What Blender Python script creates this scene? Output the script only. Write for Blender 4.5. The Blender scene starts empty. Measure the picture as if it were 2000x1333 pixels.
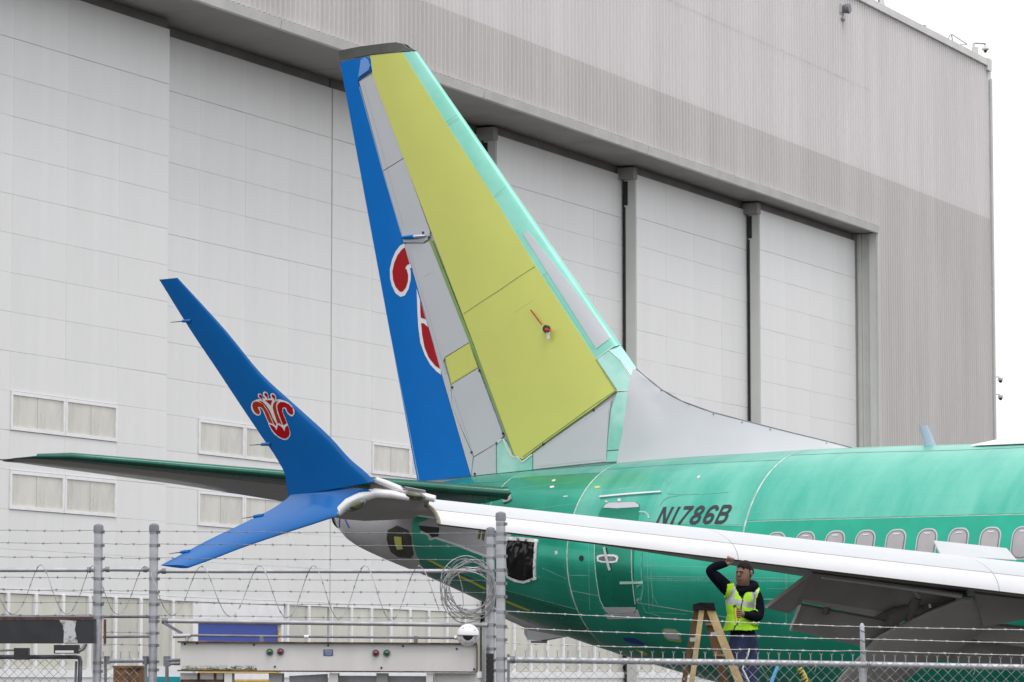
import bpy, bmesh, math, random
import numpy as np
from mathutils import Vector, Matrix, Euler
from mathutils.geometry import delaunay_2d_cdt
from mathutils import noise as mnoise
random.seed(7)
R = math.radians

# ------------------------------------------------------------------ camera, sky, sun, exposure
scene = bpy.context.scene
FPX, PITCH, CAMH = 7090.0, 0.0931, 2.16
cam_data = bpy.data.cameras.new('camera')
cam_data.sensor_width = 36.0
cam_data.lens = FPX / 2000 * 36.0
cam_data.clip_start = 0.5
cam_data.clip_end = 5000
cam = bpy.data.objects.new('camera', cam_data)
scene.collection.objects.link(cam)
cam.location = (0, 0, CAMH)
cam.rotation_euler = (math.pi / 2 + PITCH, 0, 0)
scene.camera = cam
cam_data.dof.use_dof = True
cam_data.dof.focus_distance = 38.0
cam_data.dof.aperture_fstop = 16.0

SUN_EL, SUN_AZ = R(62), R(205)            # high, behind the camera and to its right, veiled by cloud
world = bpy.data.worlds.new('World')
scene.world = world
world.use_nodes = True
nt = world.node_tree
nt.nodes.clear()
w_out = nt.nodes.new('ShaderNodeOutputWorld')
w_bg = nt.nodes.new('ShaderNodeBackground')
w_bg.inputs['Strength'].default_value = 0.10
sky = nt.nodes.new('ShaderNodeTexSky')
sky.sky_type = 'NISHITA'
sky.sun_disc = False
sky.sun_elevation = SUN_EL
sky.sun_rotation = SUN_AZ
sky.air_density = 1.0
sky.dust_density = 3.0
w_hsv = nt.nodes.new('ShaderNodeHueSaturation')
w_hsv.inputs['Saturation'].default_value = 0.15
w_mix = nt.nodes.new('ShaderNodeMix')
w_mix.data_type = 'RGBA'
w_mix.inputs[0].default_value = 0.88
w_mix.inputs[7].default_value = (13.6, 13.7, 14.0, 1)     # the even white cloud deck
# soft, wide variation in the cloud deck
w_tc = nt.nodes.new('ShaderNodeTexCoord')
w_ns = nt.nodes.new('ShaderNodeTexNoise')
w_ns.inputs['Scale'].default_value = 2.2
w_ns.inputs['Detail'].default_value = 4
w_cr = nt.nodes.new('ShaderNodeMapRange')
w_cr.inputs[1].default_value = 0.3
w_cr.inputs[2].default_value = 0.7
w_cr.inputs[3].default_value = 0.84
w_cr.inputs[4].default_value = 1.16
w_mul = nt.nodes.new('ShaderNodeVectorMath')
w_mul.operation = 'SCALE'
nt.links.new(w_tc.outputs['Generated'], w_ns.inputs['Vector'])
nt.links.new(w_ns.outputs[0], w_cr.inputs[0])
nt.links.new(sky.outputs[0], w_hsv.inputs['Color'])
nt.links.new(w_hsv.outputs[0], w_mix.inputs[6])
nt.links.new(w_mix.outputs[2], w_mul.inputs[0])
nt.links.new(w_cr.outputs[0], w_mul.inputs['Scale'])
nt.links.new(w_mul.outputs[0], w_bg.inputs['Color'])
nt.links.new(w_bg.outputs[0], w_out.inputs['Surface'])

sun_data = bpy.data.lights.new('sun', 'SUN')
sun_data.energy = 1.0
sun_data.angle = R(25)
sun_data.color = (1.0, 0.97, 0.93)
sun = bpy.data.objects.new('sun', sun_data)
scene.collection.objects.link(sun)
# light travels from the sun's place in the sky
sd = Vector((math.sin(SUN_AZ) * math.cos(SUN_EL) * -1, math.cos(SUN_AZ) * math.cos(SUN_EL), math.sin(SUN_EL)))
sun.rotation_euler = sd.to_track_quat('Z', 'Y').to_euler()
scene.view_settings.view_transform = 'Standard'
scene.view_settings.look = 'None'
scene.view_settings.gamma = 1
scene.view_settings.exposure = 0.0

# ------------------------------------------------------------------ helpers
C = scene.collection

def s(r, g, b):
    f = lambda c: (c / 255 / 12.92) if c / 255 <= 0.04045 else ((c / 255 + 0.055) / 1.055) ** 2.4
    return (f(r), f(g), f(b))

MATS = {}
def mat(name, col, rough=0.5, metal=0.0, var=0.05, scale=3.0, bump=0.0, bscale=40.0, coat=0.0, spec=0.5, stretch=(1, 1, 1), col2=None, lo=0.42, hi=0.62, aniso=None, rvar=0.08, trans=0.0, orand=0.0, streak=0.0):
    if name in MATS:
        return MATS[name]
    m = bpy.data.materials.new(name)
    m.use_nodes = True
    n = m.node_tree.nodes
    l = m.node_tree.links
    b = n['Principled BSDF']
    b.inputs['Roughness'].default_value = rough
    b.inputs['Metallic'].default_value = metal
    b.inputs['Specular IOR Level'].default_value = spec
    b.inputs['Coat Weight'].default_value = coat
    b.inputs['Coat Roughness'].default_value = 0.06
    if trans:
        b.inputs['Transmission Weight'].default_value = trans
    tc = n.new('ShaderNodeTexCoord')
    mp = n.new('ShaderNodeMapping')
    mp.inputs['Scale'].default_value = stretch
    ns = n.new('ShaderNodeTexNoise')
    ns.inputs['Scale'].default_value = scale
    ns.inputs['Detail'].default_value = 6
    ns.inputs['Roughness'].default_value = 0.6
    l.new(tc.outputs['Object'], mp.inputs['Vector'])
    l.new(mp.outputs[0], ns.inputs['Vector'])
    mr = n.new('ShaderNodeMapRange')
    mr.inputs[1].default_value = lo
    mr.inputs[2].default_value = hi
    l.new(ns.outputs[0], mr.inputs[0])
    mx = n.new('ShaderNodeMix')
    mx.data_type = 'RGBA'
    if col2 is None:
        c1 = tuple(max(0, c * (1 - var)) for c in col)
        c2 = tuple(min(1, c * (1 + var)) for c in col)
    else:
        c1, c2 = col, col2
    mx.inputs[6].default_value = (*c1, 1)
    mx.inputs[7].default_value = (*c2, 1)
    l.new(mr.outputs[0], mx.inputs[0])
    src = mx.outputs[2]
    if orand:
        oi = n.new('ShaderNodeObjectInfo')
        om = n.new('ShaderNodeMapRange')
        om.inputs[3].default_value = 1 - orand
        om.inputs[4].default_value = 1 + orand
        l.new(oi.outputs['Random'], om.inputs[0])
        sc = n.new('ShaderNodeVectorMath'); sc.operation = 'SCALE'
        l.new(src, sc.inputs[0]); l.new(om.outputs[0], sc.inputs['Scale'])
        src = sc.outputs[0]
    if streak:
        # rain streaks and grime: long thin noise in world height
        geo = n.new('ShaderNodeNewGeometry')
        m2 = n.new('ShaderNodeMapping'); m2.inputs['Scale'].default_value = (1.6, 1.6, 0.10)
        n2 = n.new('ShaderNodeTexNoise'); n2.inputs['Scale'].default_value = 1.4; n2.inputs['Detail'].default_value = 8; n2.inputs['Roughness'].default_value = 0.7
        r2 = n.new('ShaderNodeMapRange'); r2.inputs[1].default_value = 0.30; r2.inputs[2].default_value = 0.55; r2.inputs[3].default_value = 1 - streak; r2.inputs[4].default_value = 1.0
        s2 = n.new('ShaderNodeVectorMath'); s2.operation = 'SCALE'
        l.new(geo.outputs['Position'], m2.inputs[0]); l.new(m2.outputs[0], n2.inputs['Vector']); l.new(n2.outputs[0], r2.inputs[0])
        l.new(src, s2.inputs[0]); l.new(r2.outputs[0], s2.inputs['Scale'])
        src = s2.outputs[0]
    l.new(src, b.inputs['Base Color'])
    if rvar:
        rr = n.new('ShaderNodeMapRange')
        rr.inputs[3].default_value = max(0.02, rough - rvar)
        rr.inputs[4].default_value = min(1, rough + rvar)
        l.new(ns.outputs[0], rr.inputs[0])
        l.new(rr.outputs[0], b.inputs['Roughness'])
    if bump:
        nb = n.new('ShaderNodeTexNoise')
        nb.inputs['Scale'].default_value = bscale
        nb.inputs['Detail'].default_value = 5
        l.new(mp.outputs[0], nb.inputs['Vector'])
        bp = n.new('ShaderNodeBump')
        bp.inputs['Strength'].default_value = bump
        bp.inputs['Distance'].default_value = 0.02
        l.new(nb.outputs[0], bp.inputs['Height'])
        l.new(bp.outputs[0], b.inputs['Normal'])
    MATS[name] = m
    return m

def tag(o, label=None, cat=None, group=None, kind=None):
    if label: o['label'] = label
    if cat: o['category'] = cat
    if group: o['group'] = group
    if kind: o['kind'] = kind
    return o

def empty(name, loc=(0, 0, 0), rz=0, parent=None):
    o = bpy.data.objects.new(name, None)
    o.empty_display_size = 0.3
    C.objects.link(o)
    o.location = loc
    o.rotation_euler = (0, 0, rz)
    if parent: o.parent = parent
    return o

class MB:
    def __init__(self):
        self.v, self.f = [], []
    def add(self, vs, fs):
        k = len(self.v)
        self.v += [tuple(p) for p in vs]
        self.f += [tuple(i + k for i in q) for q in fs]
        return self
    def box(self, a, b):
        x0, y0, z0 = a; x1, y1, z1 = b
        vs = [(x0, y0, z0), (x1, y0, z0), (x1, y1, z0), (x0, y1, z0), (x0, y0, z1), (x1, y0, z1), (x1, y1, z1), (x0, y1, z1)]
        return self.add(vs, [(0, 3, 2, 1), (4, 5, 6, 7), (0, 1, 5, 4), (1, 2, 6, 5), (2, 3, 7, 6), (3, 0, 4, 7)])
    def bar(self, p, q, w, d, side=(0, 1, 0)):
        p, q = Vector(p), Vector(q)
        ax = (q - p).normalized()
        sd_ = Vector(side)
        u = ax.cross(sd_).normalized()
        w_ = u.cross(ax).normalized()
        vs = []
        for e in (p, q):
            for a, b in ((-1, -1), (1, -1), (1, 1), (-1, 1)):
                vs.append(e + u * (a * w / 2) + w_ * (b * d / 2))
        return self.add(vs, [(0, 3, 2, 1), (4, 5, 6, 7), (0, 1, 5, 4), (1, 2, 6, 5), (2, 3, 7, 6), (3, 0, 4, 7)])
    def tube(self, path, r, n=8, cap=True, closed=False):
        P = [Vector(p) for p in path]
        m = len(P)
        rs = r if isinstance(r, (list, tuple)) else [r] * m
        rings = []
        ref = None
        for i in range(m):
            if closed:
                t = (P[(i + 1) % m] - P[i - 1])
            else:
                t = P[min(i + 1, m - 1)] - P[max(i - 1, 0)]
            t.normalize()
            if ref is None:
                ref = Vector((0, 0, 1)) if abs(t.z) < 0.9 else Vector((1, 0, 0))
            u = t.cross(ref)
            if u.length < 1e-4:
                u = t.orthogonal()
            u.normalize()
            ref = u.cross(t).normalized()
            rings.append([P[i] + (u * math.cos(2 * math.pi * k / n) + ref * math.sin(2 * math.pi * k / n)) * rs[i] for k in range(n)])
        vs = [p for q in rings for p in q]
        fs = []
        for i in range(m if closed else m - 1):
            j = (i + 1) % m
            for k in range(n):
                fs.append((i * n + k, i * n + (k + 1) % n, j * n + (k + 1) % n, j * n + k))
        if cap and not closed:
            fs.append(tuple(range(n))[::-1])
            fs.append(tuple((m - 1) * n + k for k in range(n)))
        return self.add(vs, fs)
    def lathe(self, prof, n=20, c=(0, 0, 0), axis='z'):
        vs, fs = [], []
        for r, z in prof:
            for k in range(n):
                a = 2 * math.pi * k / n
                p = (r * math.cos(a), r * math.sin(a), z)
                if axis == 'y': p = (p[0], p[2], p[1])
                vs.append((p[0] + c[0], p[1] + c[1], p[2] + c[2]))
        for i in range(len(prof) - 1):
            for k in range(n):
                fs.append((i * n + k, i * n + (k + 1) % n, (i + 1) * n + (k + 1) % n, (i + 1) * n + k))
        fs.append(tuple(range(n))[::-1])
        fs.append(tuple((len(prof) - 1) * n + k for k in range(n)))
        return self.add(vs, fs)
    def prism(self, poly, d):
        """planar 3D polygon extruded by vector d"""
        n = len(poly)
        d = Vector(d)
        vs = [Vector(p) for p in poly] + [Vector(p) + d for p in poly]
        fs = [tuple(range(n)), tuple(range(2 * n - 1, n - 1, -1))]
        for k in range(n):
            fs.append((k, k + n, (k + 1) % n + n, (k + 1) % n))
        return self.add(vs, fs)
    def loft(self, secs, cap=True, closed=True):
        n = len(secs[0])
        vs = [p for q in secs for p in q]
        fs = []
        for i in range(len(secs) - 1):
            for k in range(n if closed else n - 1):
                fs.append((i * n + k, i * n + (k + 1) % n, (i + 1) * n + (k + 1) % n, (i + 1) * n + k))
        if cap and closed:
            fs.append(tuple(range(n))[::-1])
            fs.append(tuple((len(secs) - 1) * n + k for k in range(n)))
        return self.add(vs, fs)
    def mesh(self, name, m, smooth=None, fix=True):
        me = bpy.data.meshes.new(name)
        me.from_pydata(self.v, [], self.f)
        if fix:
            bm = bmesh.new(); bm.from_mesh(me)
            bmesh.ops.recalc_face_normals(bm, faces=bm.faces)
            bm.to_mesh(me); bm.free()
        if smooth:
            for p in me.polygons: p.use_smooth = True
            me.set_sharp_from_angle(angle=R(smooth))
        for mm in (m if isinstance(m, (list, tuple)) else [m]):
            me.materials.append(mm)
        me.update()
        return me
    def build(self, name, m, parent=None, smooth=None, loc=None, fix=True):
        o = bpy.data.objects.new(name, self.mesh(name, m, smooth, fix))
        C.objects.link(o)
        if parent: o.parent = parent
        if loc: o.location = loc
        return o

def obj(name, me, parent=None, loc=(0, 0, 0)):
    o = bpy.data.objects.new(name, me)
    C.objects.link(o)
    o.location = loc
    if parent: o.parent = parent
    return o

def pchip(xs, ys):
    xs, ys = np.array(xs, float), np.array(ys, float)
    h = np.diff(xs); d = np.diff(ys) / h
    m = np.zeros(len(xs)); m[0], m[-1] = d[0], d[-1]
    for i in range(1, len(xs) - 1):
        if d[i - 1] * d[i] > 0:
            w1, w2 = 2 * h[i] + h[i - 1], h[i] + 2 * h[i - 1]
            m[i] = (w1 + w2) / (w1 / d[i - 1] + w2 / d[i])
    def f(x):
        x = min(max(x, xs[0]), xs[-1])
        i = min(int(np.searchsorted(xs, x, 'right')) - 1, len(xs) - 2)
        t = (x - xs[i]) / h[i]
        return float((1 + 2 * t) * (1 - t) ** 2 * ys[i] + t * (1 - t) ** 2 * h[i] * m[i] + t * t * (3 - 2 * t) * ys[i + 1] + t * t * (t - 1) * h[i] * m[i + 1])
    return f

def sight(u, v):
    """line of sight from the tripod through a point measured on the survey photo"""
    a, b = (u - 1000) / FPX, (666.5 - v) / FPX
    return Vector((0, 0, CAMH)), Vector((a, math.cos(PITCH) - b * math.sin(PITCH), math.sin(PITCH) + b * math.cos(PITCH)))

def at_depth(u, v, Y):
    o, d = sight(u, v)
    return o + d * (Y / d.y)

# ------------------------------------------------------------------ materials
M = {}
M['door_white'] = mat('door_white', (0.82, 0.82, 0.82), 0.45, var=0.02, scale=0.6, stretch=(1, 1, 0.35), orand=0.012, streak=0.03)
M['door_frame'] = mat('door_frame', (0.88, 0.88, 0.89), 0.45, var=0.04, scale=3)
M['door_back'] = mat('door_back', (0.62, 0.62, 0.62), 0.7)
M['clad_hi'] = mat('cladding_pale', (0.72, 0.69, 0.695), 0.5, var=0.04, scale=0.45, stretch=(1, 1, 0.12), streak=0.06)
M['clad_lo'] = mat('cladding_grey', (0.585, 0.565, 0.555), 0.5, var=0.05, scale=0.45, stretch=(1, 1, 0.12), streak=0.07)
M['fascia'] = mat('fascia_metal', (0.66, 0.65, 0.635), 0.45, var=0.07, scale=0.8, orand=0.04)
M['soffit'] = mat('soffit_metal', (0.34, 0.33, 0.31), 0.6, var=0.10, scale=0.5)
M['header'] = mat('header_steel', (0.20, 0.19, 0.185), 0.6, var=0.15, scale=0.6)
M['stile'] = mat('stile_grey', (0.60, 0.61, 0.585), 0.5, var=0.05, scale=0.4)
M['black'] = mat('black_gap', (0.02, 0.02, 0.02), 0.6)
M['pane'] = mat('frosted_pane', (0.62, 0.605, 0.555), 0.28, var=0.09, scale=1.1, coat=0.3, stretch=(1.6, 1, 0.5), orand=0.07)
M['pane_low'] = mat('mottled_pane', (0.50, 0.50, 0.43), 0.25, var=0.0, scale=0.9, coat=0.3, col2=(0.62, 0.61, 0.54), stretch=(1.2, 1, 0.8), orand=0.10, lo=.3, hi=.65)  # mottled tone from noise, shifted at random per pane
M['galv'] = mat('galvanised', (0.46, 0.47, 0.50), 0.42, metal=0.5, var=0.10, scale=9, bump=0.05, bscale=60)
M['galv_dark'] = mat('galvanised_dark', (0.22, 0.22, 0.25), 0.5, metal=0.5, var=0.15, scale=9)
M['wire'] = mat('wire_steel', (0.20, 0.20, 0.21), 0.45, metal=0.6, var=0.2, scale=30)
M['wire_bright'] = mat('wire_bright', (0.36, 0.36, 0.37), 0.38, metal=0.7, var=0.2, scale=30)
M['mesh_wire'] = mat('mesh_wire', (0.42, 0.42, 0.42), 0.45, metal=0.5, var=0.2, scale=20)
M['asphalt'] = mat('apron_asphalt', (0.055, 0.053, 0.05), 0.85, var=0.2, scale=0.3, bump=0.2, bscale=30)

# ------------------------------------------------------------------ ground
g = MB()
g.add([(-1500, -1500, 0), (1500, -1500, 0), (1500, 1500, 0), (-1500, 1500, 0)], [(0, 1, 2, 3)])
tag(g.build('ground', M['asphalt']), kind='structure')

# ------------------------------------------------------------------ hangar
PHI = math.atan(3270 / 7090 * math.cos(PITCH))
HW = Vector((math.sin(PHI), math.cos(PHI), 0))           # along the door wall, away from us
HR = Vector((-math.cos(PHI), math.sin(PHI), 0))          # into the building
_o, _d = sight(0, 1329)
H0 = Vector((_d.x * 80 / _d.y, 80, 0))
H_ANG = math.pi / 2 - PHI
def hwall(u, v, r=0.0):
    o, d = sight(u, v)
    k = (H0 + HR * r - o).dot(HR) / d.dot(HR)
    P = o + d * k
    return (P - H0).dot(HW), P.z

T_END, T_JAMB, T_MIN = 73.4, 59.4, -24.0
Z_ROOF, Z_BAND, Z_SOF, Z_FAS, Z_DOOR = 27.38, 20.85, 18.70, 18.98, 18.45
hangar = empty('hangar', H0, H_ANG)
tag(hangar, 'huge grey ribbed metal aircraft hangar filling the background', 'hangar')

def ribbed(t0, t1, z0, z1, y=0.0, pitch=0.27, dep=0.075):
    """trapezoid-ribbed sheet as real folded metal, facing -y"""
    mb = MB()
    prof = []
    n = int(round((t1 - t0) / pitch))
    p = (t1 - t0) / n
    for i in range(n):
        a = t0 + i * p
        prof += [(a, y), (a + p * 0.46, y), (a + p * 0.60, y - dep), (a + p * 0.86, y - dep)]
    prof.append((t1, y))
    lo = [(x, yy, z0) for x, yy in prof]; hi = [(x, yy, z1) for x, yy in prof]
    k = len(prof)
    mb.add(lo + hi, [(i, i + 1, k + i + 1, k + i) for i in range(k - 1)])
    return mb
# upper cladding in two lifts with a lapped joint (the lap stops above the door jamb)
ribbed(T_MIN, 58.8, Z_BAND, 23.95, 0.010).build('ribbed_cladding', M['clad_hi'], hangar, fix=False)
ribbed(T_MIN, 58.8, 23.95, Z_ROOF - 0.2, 0.0).build('ribbed_cladding', M['clad_hi'], hangar, fix=False)
ribbed(58.8, T_END, Z_BAND, Z_ROOF - 0.2, 0.005).build('ribbed_cladding', M['clad_hi'], hangar, fix=False)
tag(ribbed(T_MIN, 59.35, Z_FAS, Z_BAND, 0.0).build('ribbed_cladding', M['clad_lo'], hangar, fix=False), 'darker grey ribbed band above the doors')
tag(ribbed(59.35, T_END, 9.3, Z_BAND, 0.0).build('ribbed_cladding', M['clad_lo'], hangar, fix=False), 'darker grey ribbed pier right of the doors')
tag(ribbed(59.35, T_END, 0, 9.3, 0.010).build('ribbed_cladding', M['clad_lo'], hangar, fix=False), 'darker grey ribbed pier right of the doors')
b = MB()
b.box((T_MIN, 0.08, Z_SOF + 0.35), (T_END - 0.05, 60, Z_ROOF - 0.25))
b.box((T_JAMB + 0.25, 0.08, 0), (T_END - 0.05, 60, Z_SOF + 0.349))
b.build('wall_core', M['clad_lo'], hangar)
# coping along the roof edge
b = MB()
b.box((T_MIN, -0.16, Z_ROOF - 0.27), (T_END + 0.12, 0.5, Z_ROOF))
b.build('roof_coping', M['fascia'], hangar)
b = MB()
b.box((T_END - 0.35, -0.17, Z_ROOF - 0.45), (T_END + 0.18, 0.52, Z_ROOF + 0.04))
b.build('coping_end', M['fascia'], hangar)
b = MB()
b.box((T_END - 0.06, -0.085, 0), (T_END + 0.34, 0.4, Z_ROOF - 0.46))
b.build('corner_trim', M['fascia'], hangar)
b = MB()
for z0, z1 in ((0, 9.2), (9.23, 18), (18.03, 26.6)):
    b.tube([(T_END + 0.05, -0.16, z0), (T_END + 0.05, -0.16, z1)], 0.06, 8)
b.build('downpipe', M['stile'], hangar)
# fascia below the ribbed band, in separate lengths with butt joints
t = T_MIN
k = 0
while t < T_JAMB - 0.2:
    L = 6.1 if t + 6.1 < T_JAMB + 0.05 else T_JAMB + 0.02 - t
    dy = random.uniform(-0.012, 0.012)
    b = MB()
    b.add([(t + 0.012, -0.07 + dy, Z_SOF), (t + L - 0.012, -0.07 + dy, Z_SOF), (t + L - 0.012, -0.13 + dy, Z_FAS - 0.04), (t + L - 0.012, -0.02, Z_FAS), (t + 0.012, -0.02, Z_FAS), (t + 0.012, -0.13 + dy, Z_FAS - 0.04),
           (t + 0.012, 0.07, Z_SOF), (t + L - 0.012, 0.07, Z_SOF), (t + L - 0.012, 0.07, Z_FAS), (t + 0.012, 0.07, Z_FAS)],
          [(0, 1, 2, 5), (5, 2, 3, 4), (6, 7, 1, 0), (4, 3, 8, 9), (1, 7, 8, 3, 2), (0, 5, 4, 9, 6), (7, 6, 9, 8)])
    b.build('fascia_length', M['fascia'], hangar)
    t += L
# soffit sheets
t = T_MIN
while t < T_JAMB - 0.1:
    L = min(3.05, T_JAMB - t)
    b = MB()
    b.box((t + 0.006, 0.08, Z_SOF + 0.02 + random.uniform(0, 0.012)), (t + L - 0.006, 4.2, Z_SOF + 0.1))
    b.build('soffit_sheet', M['soffit'], hangar)
    t += L
# jamb at the right end of the opening: stepped return
b = MB()
b.box((T_JAMB - 0.02, -0.05, 0), (T_JAMB + 0.24, 0.30, Z_SOF))
b.build('jamb_trim', M['stile'], hangar)
for i, (y0, y1, dx) in enumerate(((0.305, 0.47, 0.08), (0.475, 0.63, 0.12), (0.635, 0.80, 0.08), (0.805, 4.2, 0.13))):
    b = MB()
    b.box((T_JAMB + dx, y0, 0), (T_JAMB + 0.25, y1, Z_SOF))
    b.build('jamb_fold', M['stile'], hangar)
# back wall of the door recess so that nothing shows through
b = MB()
b.box((T_MIN, 4.2, 0), (T_JAMB + 0.2, 4.3, Z_SOF + 0.3))
b.build('recess_back', M['header'], hangar)

LEAF = [(-9.1, 0.72, 1.35), (0.76, 10.34, 1.85), (10.36, 20.10, 2.35), (20.18, 29.9, 2.35), (29.86, 39.58, 1.85), (39.50, 49.50, 1.35), (49.42, 59.36, 0.85)]
ROWS = [Z_DOOR] + [17.05 - 0.9145 * i for i in range(15)]   # last = 4.247
LEAF_LABEL = ['tall white hangar door leaf beyond the left picture edge',
              'nearest tall white hangar door leaf at the far left with four windows',
              'white hangar door leaf behind the blue winglet, with the blue roll-up door',
              'white hangar door leaf directly behind the tail fin rudder',
              'white hangar door leaf seen just right of the fin leading edge',
              'white hangar door leaf between the two tall grey posts right of the fin',
              'rightmost white hangar door leaf beside the ribbed grey pier']
panel_cache = {}
def panel_mesh(w, h, th=0.05):
    key = (round(w, 3), round(h, 3))
    if key not in panel_cache:
        e = 0.003
        b = MB()
        f_ = [(e, 0, e), (w - e, 0, e), (w - e, 0, h - e), (e, 0, h - e)]
        m_ = [(0, e, 0), (w, e, 0), (w, e, h), (0, e, h)]
        k_ = [(0, th, 0), (w, th, 0), (w, th, h), (0, th, h)]
        b.loft([f_, m_, k_])
        panel_cache[key] = b.mesh('panel', M['door_white'])
    return panel_cache[key]

GAP = 0.004
for li, (t0, t1, r) in enumerate(LEAF):
    leaf = empty('hangar_door', H0 + HW * t0 + HR * r, H_ANG)
    tag(leaf, LEAF_LABEL[li], 'hangar door', 'sliding leaves of the hangar door')
    W = t1 - t0
    cw = W / 4
    b = MB(); b.box((0.0, 0.06, 0.15), (W, 0.40, Z_DOOR - 0.01)); b.build('leaf_core', M['door_back'], leaf)
    # stile on the end face that looks towards us
    b = MB(); b.box((-0.05, 0.03, 0.15), (-0.005, 0.41, Z_DOOR)); st = b.build('end_stile', M['stile'], leaf)
    if li >= 4:
        b = MB(); b.box((-0.062, 0.36, 0.2), (-0.051, 0.43, Z_DOOR - 1.05)); b.build('shadow_strip', M['black'], st)  # black strip drawn for the shadow line beside the post
        b = MB(); b.box((-0.064, 0.28, Z_DOOR - 1.0), (-0.052, 0.43, Z_DOOR - 0.22)); b.build('slot', M['black'], st)
        b = MB(); b.box((-0.30, -0.02, Z_DOOR - 0.17), (0.03, 0.55, Z_DOOR + 0.2)); b.build('roller_bracket', M['soffit'], leaf)
        for i in range(4):
            for j in range(2):
                b = MB(); b.box((-0.06, 0.1 + j * 0.14, 9.0 + i * 0.2), (-0.048, 0.15 + j * 0.14, 9.06 + i * 0.2)); b.build('bolt', M['header'], st)
    b = MB(); b.box((0.0, 0.08, Z_DOOR + 0.02), (W, 0.5, Z_SOF + 0.015)); b.build('head_track', M['header'], leaf)
    for ri in range(15):
        z1, z0 = ROWS[ri], ROWS[ri + 1]
        for ci in range(4):
            if ri in (10, 12) and ci in (1, 2):
                wd = empty('window', (ci * cw, 0, z0), 0, leaf)
                w, h = cw, z1 - z0
                b = MB()
                b.box((0.01, -0.035, 0.01), (w - 0.01, 0.04, 0.09)); b.box((0.01, -0.035, h - 0.09), (w - 0.01, 0.04, h - 0.01))
                b.box((0.01, -0.034, 0.091), (0.09, 0.04, h - 0.091)); b.box((w - 0.09, -0.034, 0.091), (w - 0.01, 0.04, h - 0.091))
                b.build('frame', M['door_frame'], wd)
                b = MB(); b.box((w * 0.5 - 0.012, -0.012, 0.091), (w * 0.5 + 0.012, 0.035, h - 0.091)); b.build('mullion', M['pane'], wd)
                for px in (0.091, w * 0.5 + 0.013):
                    b = MB(); b.box((px, 0.0, 0.091), (px + w * 0.5 - 0.104, 0.03, h - 0.091)); b.build('pane', M['pane'], wd)
                continue
            gz = GAP * (2.2 if ri == 0 else 1)
            p = obj('panel', panel_mesh(cw - GAP, z1 - z0 - gz), leaf, (ci * cw + GAP / 2, random.uniform(-0.002, 0.002), z0 + gz - GAP / 2))
            p.rotation_euler = (random.uniform(-0.0012, 0.0012), 0, random.uniform(-0.0012, 0.0012))
    # tall glazing strip near the bottom
    zt, zb = ROWS[-1], 2.36
    skip = (12.80 - t0, 17.25 - t0) if li == 2 else None
    n = 8
    pw = W / n
    for i in range(n):
        a = i * pw
        if skip and a + pw > skip[0] + .6 and a < skip[1]:
            continue
        b = MB(); b.box((a + 0.07, 0.02, zb + 0.06), (a + pw - 0.07, 0.05, zt - 0.12)); b.build('pane', M['pane_low'], leaf)
        b = MB(); b.box((a - (0.06 if i else 0), -0.04, zb), (a + 0.06, 0.055, zt - 0.09)); b.build('mullion', M['door_frame'], leaf)
    b = MB()
    segs = [(0, W)] if not skip else [(0, skip[0] - 0.1), (skip[1] + 0.1, W)]
    b.box((0, -0.025, zt - 0.1), (W, 0.055, zt - 0.008))
    for a, c in segs: b.box((a, -0.045, zb - 0.14), (c, 0.055, zb + 0.05))
    b.build('sash_rail', M['door_frame'], leaf)
    for a, c in segs:
        b = MB(); b.box((a, 0.0, 0.12), (c, 0.055, zb - 0.145)); b.build('kick_panel', M['door_white'], leaf)
    if skip:
        a, c = skip
        M['roll_blue'] = mat('roll_blue', s(40, 70, 165), 0.45, var=0.08)
        M['stripe_y'] = mat('stripe_yellow', s(225, 180, 70), 0.5, var=0.08)
        b = MB(); b.box((a + 0.05, 0.03, 0.1), (c - 0.05, 0.055, 3.62)); rd = b.build('roll_up_door', M['roll_blue'], leaf)
        tag(rd, 'blue roll-up door with yellow stripes')
        for zz in (3.10, 2.96, 2.34, 2.12):
            b = MB(); b.box((a + 0.05, 0.022, zz), (c - 0.05, 0.029, zz + 0.05)); b.build('stripe', M['stripe_y'], rd)
        b = MB(); b.box((a + 0.05, 0.018, 2.17), (c - 0.05, 0.029, 2.33)); b.build('stripe', M['door_frame'], rd)
        b = MB(); b.box((a - 0.22, -0.03, 0.1), (a + 0.04, 0.06, 3.62)); b.box((c + 0.05, -0.03, 0.1), (c + 0.18, 0.06, 3.62)); b.box((a - 0.22, -0.03, 3.63), (c + 0.18, 0.06, zt - 0.12)); b.build('door_frame', M['door_frame'], leaf)
        b = MB(); b.box((c - 0.05, 0.0, 0.1), (c + 0.0, 0.028, 3.5)); b.build('guide_rail', M['stripe_y'], leaf)

# ------------------------------------------------------------------ small things on the hangar roof edge and corner
def hpt(u, v, r=0.0):
    t_, z_ = hwall(u, v, r)
    return t_, z_
def at_wall(u, v, r=0.0):
    t_, z_ = hwall(u, v, r)
    return H0 + HW * t_ + HR * r + Vector((0, 0, z_))
M['cam_white'] = mat('camera_white', (0.62, 0.62, 0.63), 0.35, var=0.03)
M['dome_dark'] = mat('dome_smoke', (0.02, 0.02, 0.025), 0.08, coat=0.8, var=0.1)
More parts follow.
